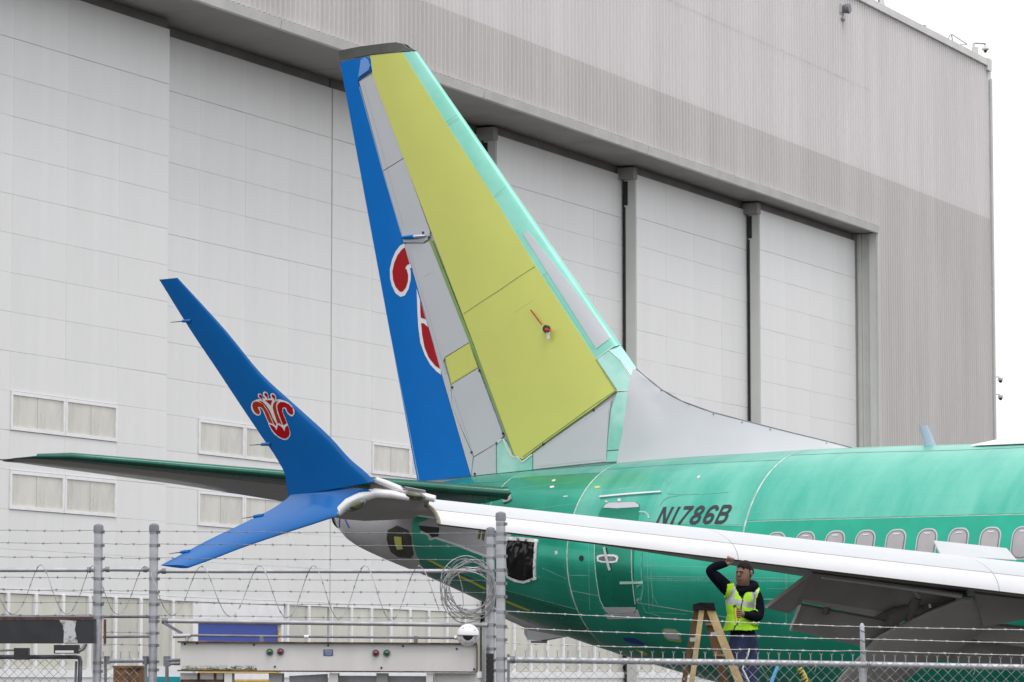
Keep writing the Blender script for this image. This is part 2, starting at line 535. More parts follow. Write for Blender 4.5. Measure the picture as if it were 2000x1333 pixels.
# pole camera on the roof
pc = empty('roof_camera', at_wall(1904, 108, 0.25))
tag(pc, 'dome camera hanging from a bent arm on the hangar roof corner', 'camera')
b = MB(); b.box((-0.11, -0.1, -0.05), (0.13, 0.1, 0.32)); b.tube([(-0.04, 0, 0.3), (-0.04, 0, 0.5)], 0.05, 8); b.build('pole', M['stile'], pc)
b = MB(); b.tube([(-0.04, 0, 0.49), (0.44, 0, 0.47)], 0.028, 8); b.tube([(0.42, 0, 0.47), (0.43, 0, 0.38)], 0.026, 8); b.build('arm', M['galv_dark'], pc)
b = MB(); b.lathe([(0.03, 0.40), (0.07, 0.33), (0.16, 0.26), (0.16, 0.24), (0.09, 0.20)], 16, (0.43, 0, 0)); b.build('hood', M['stile'], pc, 40)
b = MB(); b.lathe([(0.085, 0.21), (0.07, 0.14), (0.02, 0.09)], 14, (0.43, 0, 0)); b.build('dome', M['dome_dark'], pc, 60)
# tie-off frame on the roof
A_, B_, C_, D_ = at_wall(1850, 78, 0.2), at_wall(1857, 69, 0.2), at_wall(1889, 87, 0.9), at_wall(1863, 90, 0.2)
fr = empty('roof_frame', A_)
tag(fr, 'thin bent pipe frame standing on the hangar roof edge', 'frame')
b = MB()
b.tube([A_ - A_ - Vector((0, 0, .1)), B_ - A_ + Vector((-.04, 0, .0)), B_ - A_ + Vector((.06, 0, .02)), C_ - A_], 0.018, 6); b.tube([C_ - A_, at_wall(1867, 88.5, .2) - A_], 0.018, 6)
b.build('pipe', M['galv_dark'], fr)
b = MB(); b.tube([B_ - A_ + Vector((.03, 0, 0)), D_ - A_ - Vector((0, 0, .1))], 0.02, 6); b.build('strut', M['galv_dark'], fr)
# antenna and small camera near the top of the picture
an = empty('roof_antenna', at_wall(1722, 16, 0.3))
tag(an, 'white flat panel antenna on the hangar roof edge at the top of the picture', 'antenna')
b = MB(); b.prism([(-0.02, 0, 0.02), (0.17, 0, -0.06), (0.05, 0, 0.5), (-0.12, 0, 0.55)], (0, 0.06, 0)); b.build('panel', M['cam_white'], an)
b = MB(); b.tube([(-0.05, 0.1, 0.5), (-0.45, 0.1, 0.58)], 0.02, 6); b.tube([(-0.1, 0.05, -0.9), (-0.1, 0.05, 0.5)], 0.03, 6); b.build('bracket', M['galv_dark'], an)
for u, v, nm in ((1692, 6, 'small dark fitting on the hangar roof edge near the panel antenna'), (1805, 59, 'small dark fitting on the hangar roof edge above the ribbed wall')):
    q = MB(); q.box((-.04, -.04, -.2), (.04, .04, .04)); q.lathe([(.03, .0), (.075, .05), (.075, .16), (.03, .2)], 10)
    tag(q.build('roof_fitting', M['galv_dark'], loc=at_wall(u, v, .1)), nm, 'fitting')
wl_ = empty('wall_light', at_wall(1646, 18, -0.1), H_ANG)
tag(wl_, 'small round flood light on the ribbed hangar wall near the roof', 'light')
b = MB(); b.box((-.16, -.02, -.15), (.12, .1, .18)); b.build('bracket', M['stile'], wl_)
b = MB(); b.lathe([(.17, -.28), (.19, -.22), (.15, -.02)], 16, axis='y'); b.build('lamp_head', M['galv_dark'], wl_, 40)
b = MB(); b.box((-.14, -.03, -.42), (.16, .02, -.34)); b.build('conduit_end', M['header'], wl_)
for i, (u, v) in enumerate(((1941, 738), (1941, 772))):
    c0 = at_wall(u, v, 0.1)
    cc = empty('corner_camera', c0)
    tag(cc, ('upper' if i == 0 else 'lower') + ' of the two dome cameras on arms at the right hangar corner', 'camera', 'dome cameras on the hangar corner')
    b = MB(); b.box((-.08, -.05, -.12), (0.0, .05, .12)); b.tube([(0, 0, 0), (.12, 0, .03), (.22, 0, .03), (.27, 0, -.02)], 0.025, 8); b.build('arm', M['stile'], cc)
    b = MB(); b.lathe([(.03, .02), (.10, -.02), (.105, -.10), (.09, -.12)], 14, (.27, 0, 0)); b.build('hood', M['cam_white'], cc, 40)
    b = MB(); b.lathe([(.085, -.12), (.07, -.18), (.02, -.215)], 14, (.27, 0, 0)); b.build('dome', M['dome_dark'], cc, 60)
# ------------------------------------------------------------------ airplane
# aircraft axes: x aft (0 = foot of the fin's leading edge), y starboard, z up from the apron
TH, AX0, AY0, AAL, XREF = 0.7031, 2.912, 54.12, 0.0073, -12.5
_n2 = Vector((math.cos(TH), -math.sin(TH), 0))
_org = Vector((AX0, AY0, 0)) - _n2 * XREF
plane_rot = Matrix.Rotation(math.pi - TH, 4, 'Z') @ Matrix.Rotation(-AAL, 4, 'Y')
plane_mx = Matrix.Translation(_org) @ plane_rot @ Matrix.Translation((-XREF, 0, 0))
plane_inv = plane_mx.inverted()
airplane = bpy.data.objects.new('airplane', None)
C.objects.link(airplane)
airplane.matrix_world = plane_mx @ Matrix.Translation((0, 0, 0))
tag(airplane, 'unpainted green jet airliner with blue rudder and split blue winglet', 'airplane')

def local_ray(u, v):
    o, d = sight(u, v)
    return plane_inv @ o, (plane_inv.to_3x3() @ d)
def on_y(u, v, y):
    o, d = local_ray(u, v)
    return o + d * ((y - o.y) / d.y)
def on_plane(u, v, p, n):
    o, d = local_ray(u, v)
    n = Vector(n)
    return o + d * ((Vector(p) - o).dot(n) / d.dot(n))

# paints
M['green_hi'] = mat('green_film_pale_lit', (0.035, 0.42, 0.31), 0.34, metal=0.5, var=0.0, scale=1.1, col2=(0.175, 0.58, 0.46), stretch=(1.3, 0.4, 0.4), lo=0.34, hi=0.70, coat=0.25)  # blotchy film; the crown's brightness from above is also put into this tint
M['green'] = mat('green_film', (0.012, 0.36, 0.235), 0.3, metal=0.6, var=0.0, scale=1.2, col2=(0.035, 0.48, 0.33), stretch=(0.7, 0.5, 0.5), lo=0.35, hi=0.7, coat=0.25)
M['green_deep'] = mat('green_film_deep', (0.006, 0.26, 0.165), 0.28, metal=0.6, var=0.12, scale=1.4, coat=0.25)  # service door's own deeper green; aft belly panels take it for shade underneath
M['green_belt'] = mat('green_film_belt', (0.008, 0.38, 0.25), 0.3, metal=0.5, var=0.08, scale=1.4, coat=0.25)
M['teal_le'] = mat('teal_film_pale', (0.21, 0.60, 0.47), 0.36, metal=0.2, var=0.0, scale=1.0, col2=(0.28, 0.66, 0.56), coat=0.2)
M['teal_mid'] = mat('teal_film', (0.22, 0.60, 0.48), 0.4, metal=0.15, var=0.0, scale=1.3, col2=(0.44, 0.75, 0.67), coat=0.1, lo=0.4, hi=0.6)
M['sealant'] = mat('pale_sealant', (0.44, 0.62, 0.55), 0.55, var=0.12, scale=6)
M['film_edge'] = mat('film_edge', (0.13, 0.46, 0.355), 0.45, metal=.3, var=.15, scale=8)
M['primer_y'] = mat('yellow_green_primer', (0.625, 0.655, 0.15), 0.5, var=0.02, scale=0.9)
M['primer_g'] = mat('green_edge_primer', (0.22, 0.35, 0.10), 0.5, var=0.06, scale=3)
M['fin_grey'] = mat('grey_primer', (0.53, 0.545, 0.575), 0.42, var=0.015, scale=1.0, coat=0.15)
M['fin_grey2'] = mat('grey_primer_cool', (0.55, 0.565, 0.59), 0.35, var=0.02, scale=0.8, coat=0.25)
M['cone_grey'] = mat('cone_grey', (0.42, 0.42, 0.43), 0.32, var=0.05, scale=1.0, coat=0.3)
M['blue'] = mat('rudder_blue', (0.0, 0.16, 0.56), 0.38, var=0.03, scale=2, coat=0.03, spec=0.12)
M['blue_wl'] = mat('winglet_blue', (0.0, 0.125, 0.42), 0.18, var=0.03, scale=1.3, coat=0.22, spec=0.25, bump=0.12, bscale=1.6, stretch=(1, 1, .7))
M['cap'] = mat('olive_tip_cap', (0.085, 0.09, 0.075), 0.45, var=0.12, scale=3)
M['slat'] = mat('slat_white', (0.77, 0.77, 0.79), 0.34, metal=0.15, var=0.02, scale=1.2, coat=0.3)
M['slat2'] = mat('slat_grey_white', (0.56, 0.575, 0.60), 0.36, metal=0.1, var=0.02, scale=1.2, coat=0.3)
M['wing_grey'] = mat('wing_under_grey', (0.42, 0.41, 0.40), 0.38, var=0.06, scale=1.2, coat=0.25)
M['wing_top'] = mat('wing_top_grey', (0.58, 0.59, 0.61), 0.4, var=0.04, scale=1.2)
M['flap_grey'] = mat('flap_grey', (0.37, 0.36, 0.355), 0.45, var=0.10, scale=1.6)
M['chrome'] = mat('bare_metal', (0.80, 0.80, 0.81), 0.22, metal=0.85, var=0.04, scale=4)
M['red'] = mat('emblem_red', (0.40, 0.004, 0.010), 0.35, var=0.05, scale=4, coat=0.05, spec=.15)
M['red_or'] = mat('emblem_red_orange', (0.44, 0.035, 0.006), 0.35, var=0.08, scale=4, coat=0.05, spec=.15)
M['mark_white'] = mat('emblem_white', (0.80, 0.80, 0.82), 0.3, var=0.02, coat=0.4)
M['ink'] = mat('registration_black', (0.028, 0.03, 0.04), 0.45, var=0.1)
M['shade'] = mat('window_shade', (0.42, 0.40, 0.41), 0.4, var=0.05, coat=0.5)
M['plastic'] = mat('black_plastic_sheet', (0.004, 0.004, 0.005), 0.16, var=0.2, bump=0.0, coat=0.2, spec=.35)
M['tape'] = mat('white_tape', (0.74, 0.74, 0.75), 0.5, var=0.05)
M['yellow'] = mat('yellow_paint', (0.55, 0.47, 0.05), 0.5, var=0.08)

# ---- fuselage surface
_st = [-31.86, -31.6, -30.8, -29.5, -27.5, -25.5, -23, -12, -5.0, -3.0, -0.16, 0.47, 1.24, 2.53, 3.4, 4.36, 5.42, 6.49, 7.2, 7.5]
_zt = [2.95, 3.25, 3.75, 4.35, 5.02, 5.33, 5.40, 5.41, 5.405, 5.425, 5.40, 5.385, 5.355, 5.31, 5.275, 5.23, 5.13, 5.00, 4.88, 4.80]
_zb = [2.85, 2.55, 2.10, 1.72, 1.48, 1.42, 1.42, 1.42, 1.46, 1.58, 2.06, 2.20, 2.37, 2.70, 2.95, 3.28, 3.64, 3.97, 4.25, 4.50]
_hw = [0.04, 0.35, 0.85, 1.30, 1.70, 1.84, 1.88, 1.88, 1.88, 1.87, 1.76, 1.71, 1.63, 1.45, 1.30, 1.10, 0.84, 0.56, 0.33, 0.17]
ZT, ZB, HWD = pchip(_st, _zt), pchip(_st, _zb), pchip(_st, _hw)
def fus(x, a, off=0.0):
    zt, zb, w = ZT(x), ZB(x), HWD(x)
    zc, h = (zt + zb) / 2, (zt - zb) / 2
    ca, sa = math.cos(a), math.sin(a)
    nrm = Vector((0, ca / w, sa / h)).normalized()
    return Vector((x, w * ca, zc + h * sa)) + nrm * off
def fus_hit(u, v):
    """first meeting of a line of sight with the fuselage skin -> (x, a)"""
    o, d = local_ray(u, v)
    def g(t):
        p = o + d * t
        if p.x < -31.8 or p.x > 7.5: return 1.0
        zt, zb, w = ZT(p.x), ZB(p.x), HWD(p.x)
        return (p.y / w) ** 2 + ((p.z - (zt + zb) / 2) / ((zt - zb) / 2)) ** 2 - 1
    t0 = 36.0
    best, bt = 9e9, t0
    t = t0
    while t < 66:
        val = g(t)
        if val < best: best, bt = val, t
        if val < 0:
            lo, hi = t - 0.1, t
            for _ in range(30):
                m = (lo + hi) / 2
                if g(m) < 0: hi = m
                else: lo = m
            bt = hi
            break
        t += 0.1
    p = o + d * bt
    zt, zb, w = ZT(p.x), ZB(p.x), HWD(p.x)
    return p.x, math.atan2((p.z - (zt + zb) / 2) / ((zt - zb) / 2), p.y / w)

def in_poly(x, y, P):
    r = False
    j = len(P) - 1
    for i in range(len(P)):
        if (P[i][1] > y) != (P[j][1] > y) and x < (P[j][0] - P[i][0]) * (y - P[i][1]) / (P[j][1] - P[i][1]) + P[i][0]:
            r = not r
        j = i
    return r
def patch(name, poly, S, m, parent, off=0.004, step=0.25, skirt=0.028, ky=1.0, both=False, smooth=30, wrinkle=0.0):
    """a sheet that follows a surface S(u, v, off), cut to a polygon in (u, v), with turned-down edges"""
    dens = []
    n = len(poly)
    for i in range(n):
        p, q = poly[i], poly[(i + 1) % n]
        L = math.hypot(q[0] - p[0], (q[1] - p[1]) * ky)
        k = max(1, int(math.ceil(L / step)))
        for j in range(k):
            t = j / k
            dens.append((p[0] + (q[0] - p[0]) * t, p[1] + (q[1] - p[1]) * t))
    bnd = [Vector((p[0], p[1] * ky)) for p in dens]
    pts = list(bnd)
    us = [p.x for p in bnd]; vs_ = [p.y for p in bnd]
    nb = len(bnd)
    ux = min(us) + step * 0.5
    B2 = [(p.x, p.y) for p in bnd]
    while ux < max(us):
        vy = min(vs_) + step * 0.5
        while vy < max(vs_):
            if in_poly(ux, vy, B2):
                # keep clear of the edge
                if min((bx - ux) ** 2 + (by - vy) ** 2 for bx, by in B2) > (step * 0.45) ** 2:
                    pts.append(Vector((ux, vy)))
            vy += step
        ux += step
    vv, ee, ff, *_ = delaunay_2d_cdt(pts, [(i, (i + 1) % nb) for i in range(nb)], [], 1, 1e-6)
    mb = MB()
    for side in ((1, -1) if both else (1,)):
        top = []
        for p in vv:
            o_ = off + (wrinkle * (mnoise.noise(Vector((p.x * 9 + p.y * 3, p.y * 4, 0))) * 1.6 + abs(mnoise.noise(Vector((p.x * 16 - p.y * 6, p.y * 9, 5)))) * 1.2) if wrinkle else 0)
            q = S(p.x, p.y / ky, o_)
            top.append(Vector((q.x, q.y * side, q.z)))
        mb.add(top, ff)
        if skirt:
            low = []
            for p in bnd:
                q = S(p.x, p.y / ky, off - skirt)
                low.append(Vector((q.x, q.y * side, q.z)))
            hi_ = []
            for p in bnd:
                q = S(p.x, p.y / ky, off)
                hi_.append(Vector((q.x, q.y * side, q.z)))
            mb.add(hi_ + low, [(i, (i + 1) % nb, nb + (i + 1) % nb, nb + i) for i in range(nb)])
    me = mb.mesh(name, m, None, fix=False)
    bm = bmesh.new(); bm.from_mesh(me)
    bmesh.ops.remove_doubles(bm, verts=bm.verts, dist=0.0004)
    bmesh.ops.recalc_face_normals(bm, faces=bm.faces)
    bm.to_mesh(me); bm.free()
    for p in me.polygons: p.use_smooth = True
    me.set_sharp_from_angle(angle=R(smooth))
    return obj(name, me, parent)
def fus_patch(name, px, m, parent, **k):
    return patch(name, [fus_hit(u, v) for u, v in px], fus, m, parent, ky=1.8, **k)
def stroke(pts, w):
    """polyline -> outline polygon of constant width in the same 2D space"""
    L, Rr = [], []
    n = len(pts)
    for i in range(n):
        p0, p1 = pts[max(i - 1, 0)], pts[min(i + 1, n - 1)]
        dx, dy = p1[0] - p0[0], p1[1] - p0[1]
        q = math.hypot(dx, dy) or 1
        nx, ny = -dy / q * w / 2, dx / q * w / 2
        L.append((pts[i][0] + nx, pts[i][1] + ny)); Rr.append((pts[i][0] - nx, pts[i][1] - ny))
    return L + Rr[::-1]

# base loft in sealant colour; the skin panels lie on it with open joints
secs = []
xs_ = sorted(set(list(np.linspace(-31.86, -23, 22)) + list(np.linspace(-23, -6, 14)) + list(np.linspace(-6, 7.5, 60))))
for x in xs_:
    secs.append([fus(float(x), 2 * math.pi * k / 64) for k in range(64)])
b = MB(); b.loft(secs)
fuselage = b.build('fuselage', M['sealant'], airplane, 40)

def a_of_z(x, z):
    zt, zb = ZT(x), ZB(x)
    return math.asin(max(-1, min(1, (z - (zt + zb) / 2) / ((zt - zb) / 2))))
def skin(x0, x1, a0, a1, m, g=0.014, nx=None, na=None, off=0.005, name='skin_panel', both=False, label=None):
    """rectangular skin panel; a0/a1 may be functions of x"""
    fa0 = a0 if callable(a0) else (lambda x: a0)
    fa1 = a1 if callable(a1) else (lambda x: a1)
    nx = nx or max(2, int((x1 - x0) / 0.35)); na = na or 14
    mb = MB()
    for side in ((1, -1) if both else (1,)):
        vs = []
        for i in range(nx + 1):
            x = x0 + g / 2 + (x1 - x0 - g) * i / nx
            A0, A1 = fa0(x) + g / 3.8, fa1(x) - g / 3.8
            row = [fus(x, A0 + (A1 - A0) * k / na, off) for k in range(na + 1)]
            vs += [Vector((p.x, p.y * side, p.z)) for p in row]
        k_ = na + 1
        mb.add(vs, [(i * k_ + j, i * k_ + j + 1, (i + 1) * k_ + j + 1, (i + 1) * k_ + j) for i in range(nx) for j in range(na)])
    o = mb.build(name, m, fuselage, 60)
    if label: o['label'] = label
    return o
deg = math.radians
LAPZ = lambda x: a_of_z(x, 4.325)
BELZ = lambda x: a_of_z(x, 3.22)
# forward part (mostly outside the picture)
for x0, x1 in ((-31.8, -22), (-22, -13), (-13, -7.9)):
    skin(x0, x1, deg(-90), deg(90), M['green'], both=True, na=28)
# section by the wing
X1, X2, X3, X4 = -1.94, 1.41, 3.32, 5.12
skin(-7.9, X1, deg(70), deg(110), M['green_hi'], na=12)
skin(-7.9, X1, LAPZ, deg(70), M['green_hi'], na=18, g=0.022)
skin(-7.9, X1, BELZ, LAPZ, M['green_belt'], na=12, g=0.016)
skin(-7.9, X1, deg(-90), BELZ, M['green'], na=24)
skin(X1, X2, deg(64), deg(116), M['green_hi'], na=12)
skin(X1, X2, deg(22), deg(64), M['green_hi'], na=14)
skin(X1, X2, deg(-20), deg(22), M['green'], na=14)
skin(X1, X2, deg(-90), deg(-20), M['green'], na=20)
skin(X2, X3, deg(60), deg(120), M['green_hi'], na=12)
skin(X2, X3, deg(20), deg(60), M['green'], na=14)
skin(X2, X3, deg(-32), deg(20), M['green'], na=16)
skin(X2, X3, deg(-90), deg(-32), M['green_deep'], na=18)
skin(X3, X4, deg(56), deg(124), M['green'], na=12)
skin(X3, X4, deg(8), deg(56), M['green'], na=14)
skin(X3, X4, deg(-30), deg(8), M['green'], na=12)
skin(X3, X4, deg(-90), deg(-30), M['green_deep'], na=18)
for x0, x1 in ((-7.9, X1), (X1, X2), (X2, X3), (X3, X4)):   # port side
    mb = MB(); na = 24; nx = 10; vs = []
    for i in range(nx + 1):
        x = x0 + 0.008 + (x1 - x0 - 0.016) * i / nx
        vs += [fus(x, deg(122) + deg(146) * k / na, 0.005) for k in range(na + 1)]
    mb.add(vs, [(i * 25 + j, i * 25 + j + 1, (i + 1) * 25 + j + 1, (i + 1) * 25 + j) for i in range(nx) for j in range(na)])
    mb.build('skin_panel', M['green'], fuselage, 60)
# sealed butt joints round the body
for x, w_ in ((X1, .030), (X2, .026), (X3, .020)):
    mb = MB(); ring = []
    for i in range(61):
        a_ = deg(-88 + 176 * i / 60)
        ring += [fus(x - w_ / 2, a_, .007), fus(x + w_ / 2, a_, .007)]
    mb.add(ring, [(2 * i, 2 * i + 1, 2 * i + 3, 2 * i + 2) for i in range(60)])
    mb.build('joint_sealant', mat('joint_sealant', (0.50, 0.64, 0.58), .55, var=.2, scale=9), fuselage, 60)
# tail cone in grey
mb = MB()
vs = []
tx = [X4 + 0.012 + (7.5 - X4 - 0.012) * i / 16 for i in range(17)]
for x in tx: vs.append([fus(x, 2 * math.pi * k / 48, 0.006) for k in range(48)])
mb.loft(vs)
cone = mb.build('tail_cone', M['cone_grey'], airplane, 40)
cone['label'] = 'pale grey tail cone'
# exhaust rim
mb = MB(); mb.tube([fus(7.49, 2 * math.pi * k / 24, 0.01) for k in range(24)], 0.03, 6, closed=True); mb.build('exhaust_rim', M['black'], cone, 60)
p_ = fus_patch('access_opening', [(756, 1052), (758, 1036), (776, 1027), (798, 1036), (804, 1050), (809, 1082), (803, 1090), (778, 1088), (764, 1078)], mat('olive_dark', (0.045, 0.042, 0.03), 0.5, var=0.25, scale=5), cone, off=0.012, step=0.08, skirt=0.01)
fus_patch('yellow_label', [(771, 1048), (785, 1049), (788, 1072), (777, 1073), (773, 1062)], M['primer_y'], cone, off=0.02, step=0.1, skirt=0.006)
for q in ([(664, 1010), (666, 1010), (665, 1031), (663, 1031)], [(673, 1012), (675, 1011.5), (684, 1031), (682, 1032)]):
    fus_patch('blue_tape', q, mat('masking_blue', (0.02, 0.07, 0.35), 0.5), cone, off=0.012, step=0.1, skirt=0.004)
# stabiliser well: pale primer with a taped edge, green below
well = fus_patch('stabilizer_well', [(819, 1022), (850, 1010), (1000, 1030), (1000, 1103), (960, 1089), (900, 1066), (852, 1050), (842, 1056), (838, 1045), (824, 1038)], M['cone_grey'], fuselage, off=0.012, step=0.12, skirt=0.012)
fus_patch('tape_edge', stroke([(823, 1039), (838, 1045), (841, 1054), (852, 1051), (900, 1067), (962, 1091)], 4), M['tape'], well, off=0.018, step=0.1, skirt=0.005)
fus_patch('well_slot', [(819, 1027), (859, 1031), (858, 1048), (846, 1050), (838, 1043), (822, 1036)], M['black'], well, off=0.018, step=0.08, skirt=0.005)
for q in ([(937, 1036), (942, 1036), (938, 1054), (934, 1053)], [(942, 1054), (944, 1037), (950, 1037), (946, 1058)]):
    fus_patch('access_slot', q, mat('olive_slot', (0.12, 0.115, 0.03), 0.6), well, off=0.016, step=0.08, skirt=0.005)
# lines of yellow tape low on the tail
for q in ([(838, 1092), (862, 1104), (880, 1113), (880, 1116), (860, 1107), (838, 1096)], [(893, 1121), (925, 1136), (950, 1149), (950, 1152.5), (925, 1140), (893, 1125)], [(988, 1172), (1036, 1192), (1035, 1194.5), (988, 1176)]):
    fus_patch('yellow_stripe', q, M['yellow'], fuselage, off=0.010, step=0.1, skirt=0.003)
# small fittings on the skin
for q, mm in (([(1078, 939), (1085, 937), (1085, 940.5), (1079, 942)], 'tape'), ([(1074, 951), (1082, 949.5), (1083, 953), (1075, 954.5)], 'tape'), ([(1101, 970), (1109, 969), (1109, 970.6), (1101, 971.8)], 'tape'),
              ([(1162, 951), (1172, 950), (1172, 954), (1162, 955)], 'primer_y'), ([(1084, 1077), (1089, 1076), (1090, 1082), (1085, 1084)], 'tape'), ([(1362, 932), (1367, 929), (1368, 933), (1363, 936)], 'tape')):
    fus_patch('skin_fitting', q, M[mm], fuselage, off=0.009, step=0.1, skirt=0.003)
fus_patch('drain_port', [(1136 + 4.5 * math.cos(k * .5236), 1091 + 6 * math.sin(k * .5236)) for k in range(12)], M['black'], fuselage, off=0.010, step=0.1, skirt=0.003)
fus_patch('drip_strip', [(1172, 971), (1230, 965.6), (1292, 961.5), (1292, 964), (1230, 968.6), (1172, 974)], M['chrome'], fuselage, off=0.03, step=0.12, skirt=0.03)
# doubler outlines around the aft door
for q, w_ in (([(1296, 930), (1304, 941), (1299, 958), (1303, 965), (1330, 967), (1380, 965), (1422, 962)], 1.6), ([(1290, 987), (1296, 978), (1306, 972), (1330, 968)], 2.0), ([(1310, 930), (1312, 938), (1304, 950)], 1.4), ([(1254, 1150), (1252, 1176), (1262, 1196), (1290, 1204)], 1.6), ([(1272, 1085), (1272, 1140), (1276, 1165), (1286, 1182)], 1.2)):
    fus_patch('doubler_edge', stroke(q, w_ * .8), M['film_edge'], fuselage, off=0.008, step=0.12, skirt=0.003)
# rows of rivets in the film (small pale dots standing proud)
riv = MB()
def rivets(px0, px1, n):
    for i in range(n):
        t = i / (n - 1)
        x, a = fus_hit(px0[0] + (px1[0] - px0[0]) * t, px0[1] + (px1[1] - px0[1]) * t)
        c = fus(x, a, 0.0065); nn = (fus(x, a, 1.0) - fus(x, a, 0.0)).normalized()
        u_ = Vector((1, 0, 0)); v_ = nn.cross(u_)
        riv.add([c + u_ * 0.006, c + v_ * 0.006, c - u_ * 0.006, c - v_ * 0.006, c + nn * 0.003], [(0, 1, 4), (1, 2, 4), (2, 3, 4), (3, 0, 4)])
for z0 in (4.45, 4.62, 4.8, 4.97, 5.12):
    for i in range(170):
        x = -7.6 + i * 0.033
        if x > X1 - .05: break
        c = fus(x, a_of_z(x, z0), 0.0065); nn = (fus(x, a_of_z(x, z0), 1.0) - fus(x, a_of_z(x, z0), 0)).normalized()
        u_ = Vector((1, 0, 0)); v_ = nn.cross(u_)
        riv.add([c + u_ * 0.005, c + v_ * 0.005, c - u_ * 0.005, c - v_ * 0.005, c + nn * 0.003], [(0, 1, 4), (1, 2, 4), (2, 3, 4), (3, 0, 4)])
rivets((1500, 897), (1452, 995), 40); rivets((1508, 897), (1459, 995), 40)
rivets((1170, 960), (1290, 948), 50); rivets((1170, 985), (1176, 948), 14); rivets((1280, 990), (1300, 935), 26)
rivets((1000, 1000), (1120, 985), 40); rivets((1010, 955), (1125, 942), 40)
rivets((1260, 1126), (1560, 1130), 110); rivets((1260, 1134), (1560, 1137), 110); rivets((1260, 1105), (1380, 1108), 40); rivets((1500, 1150), (1570, 1151), 26)
rivets((1230, 1020), (1250, 1026), 6); rivets((1150, 1060), (1152, 1190), 44); rivets((1264, 1080), (1268, 1190), 40); rivets((1272, 1080), (1276, 1190), 40)
rivets((1536, 1090), (1536, 1220), 50); rivets((1060, 1110), (1105, 1130), 20); rivets((1270, 1195), (1340, 1200), 26); rivets((1270, 1206), (1340, 1212), 26)
rv2 = MB()
for x0, x1 in ((X1, X2), (X2, X3), (X3, X4)):
    for k in range(-9, 9):
        a_ = deg(k * 9.2 + 3)
        n_ = int((x1 - x0 - .1) / .042)
        for i in range(n_):
            x = x0 + .06 + i * .042
            c = fus(x, a_, .0065); nn = (fus(x, a_, 1.0) - fus(x, a_, 0)).normalized(); u_ = Vector((1, 0, 0)); v_ = nn.cross(u_)
            rv2.add([c + u_ * 0.006, c + v_ * 0.006, c - u_ * 0.006, c - v_ * 0.006, c + nn * 0.002], [(0, 1, 4), (1, 2, 4), (2, 3, 4), (3, 0, 4)])
for x0 in (X1, X2, X3):
    for s_ in (-.05, .05):
        for i in range(150):
            a_ = deg(-80 + i * 1.15)
            c = fus(x0 + s_, a_, .0065); nn = (fus(x0 + s_, a_, 1.0) - fus(x0 + s_, a_, 0)).normalized(); u_ = Vector((1, 0, 0)); v_ = nn.cross(u_)
            rv2.add([c + u_ * 0.006, c + v_ * 0.006, c - u_ * 0.006, c - v_ * 0.006, c + nn * 0.002], [(0, 1, 4), (1, 2, 4), (2, 3, 4), (3, 0, 4)])
for k in range(-7, 1):
    for i in range(140):
        x = -7.6 + i * .04
        if x > X1 - .05: break
        a_ = deg(k * 10 - 6)
        c = fus(x, a_, .0065); nn = (fus(x, a_, 1.0) - fus(x, a_, 0)).normalized(); u_ = Vector((1, 0, 0)); v_ = nn.cross(u_)
        rv2.add([c + u_ * 0.006, c + v_ * 0.006, c - u_ * 0.006, c - v_ * 0.006, c + nn * 0.002], [(0, 1, 4), (1, 2, 4), (2, 3, 4), (3, 0, 4)])
o = rv2.build('stringer_rivets', M['film_edge'], fuselage, fix=False); o['kind'] = 'stuff'
rv = riv.build('rivets', M['sealant'], fuselage, fix=False)
rv['kind'] = 'stuff'
# lap strip below the windows seen through the gap under the wing
fus_patch('lap_strip', stroke([(1258, 1130.5), (1400, 1131.5), (1590, 1134)], 1.6), M['film_edge'], fuselage, off=0.008, step=0.2, skirt=0.003)
fus_patch('lap_strip', stroke([(1112, 1124), (1150, 1124.6)], 1.4), M['film_edge'], fuselage, off=0.008, step=0.2, skirt=0.003)
# ---- aft service door
door_px = [(1163, 1062), (1166, 1020), (1172, 1000), (1180, 987), (1190, 982.5), (1240, 981), (1249, 986), (1250, 1000), (1243, 1040), (1238, 1100), (1239, 1150), (1244, 1190), (1240, 1197), (1196, 1199), (1184, 1192), (1174, 1172), (1168, 1140), (1164, 1105)]
dr = fus_patch('service_door', door_px, M['green_deep'], airplane, off=0.012, step=0.14, skirt=0.012)
dr['label'] = 'darker green aft service door'
fus_patch('door_top_cap', [(1179, 993), (1184, 986.5), (1191, 983.5), (1240, 982), (1248, 987), (1248.5, 992), (1205, 994.5)], M['fin_grey'], dr, off=0.018, step=0.1, skirt=0.006)
fus_patch('door_foot_cap', [(1176, 1186), (1242.5, 1186), (1243, 1191), (1239, 1196), (1197, 1198), (1185, 1192)], M['cone_grey'], dr, off=0.018, step=0.1, skirt=0.006)
fus_patch('door_seam', stroke([(1163, 1062), (1163.5, 1105), (1167.5, 1140), (1173.5, 1172), (1183.5, 1192.5), (1196, 1200), (1240, 1198)], 1.4), M['sealant'], dr, off=0.019, step=0.1, skirt=0.006)
fus_patch('door_seam', stroke([(1235, 1072), (1235, 1110), (1238, 1150), (1242, 1180)], 1.6), M['sealant'], dr, off=0.019, step=0.1, skirt=0.006)
fus_patch('door_sill', [(1180, 1200), (1246, 1190), (1252, 1208), (1188, 1209)], M['cone_grey'], dr, off=0.010, step=0.1, skirt=0.004)
rr = fus_patch('handle_recess', [(1167, 1088), (1170, 1085), (1180, 1083.5), (1200, 1083.5), (1207, 1086), (1209, 1091), (1207, 1098), (1198, 1100), (1176, 1099), (1168, 1096)], M['mark_white'], dr, off=0.022, step=0.08, skirt=0.012)
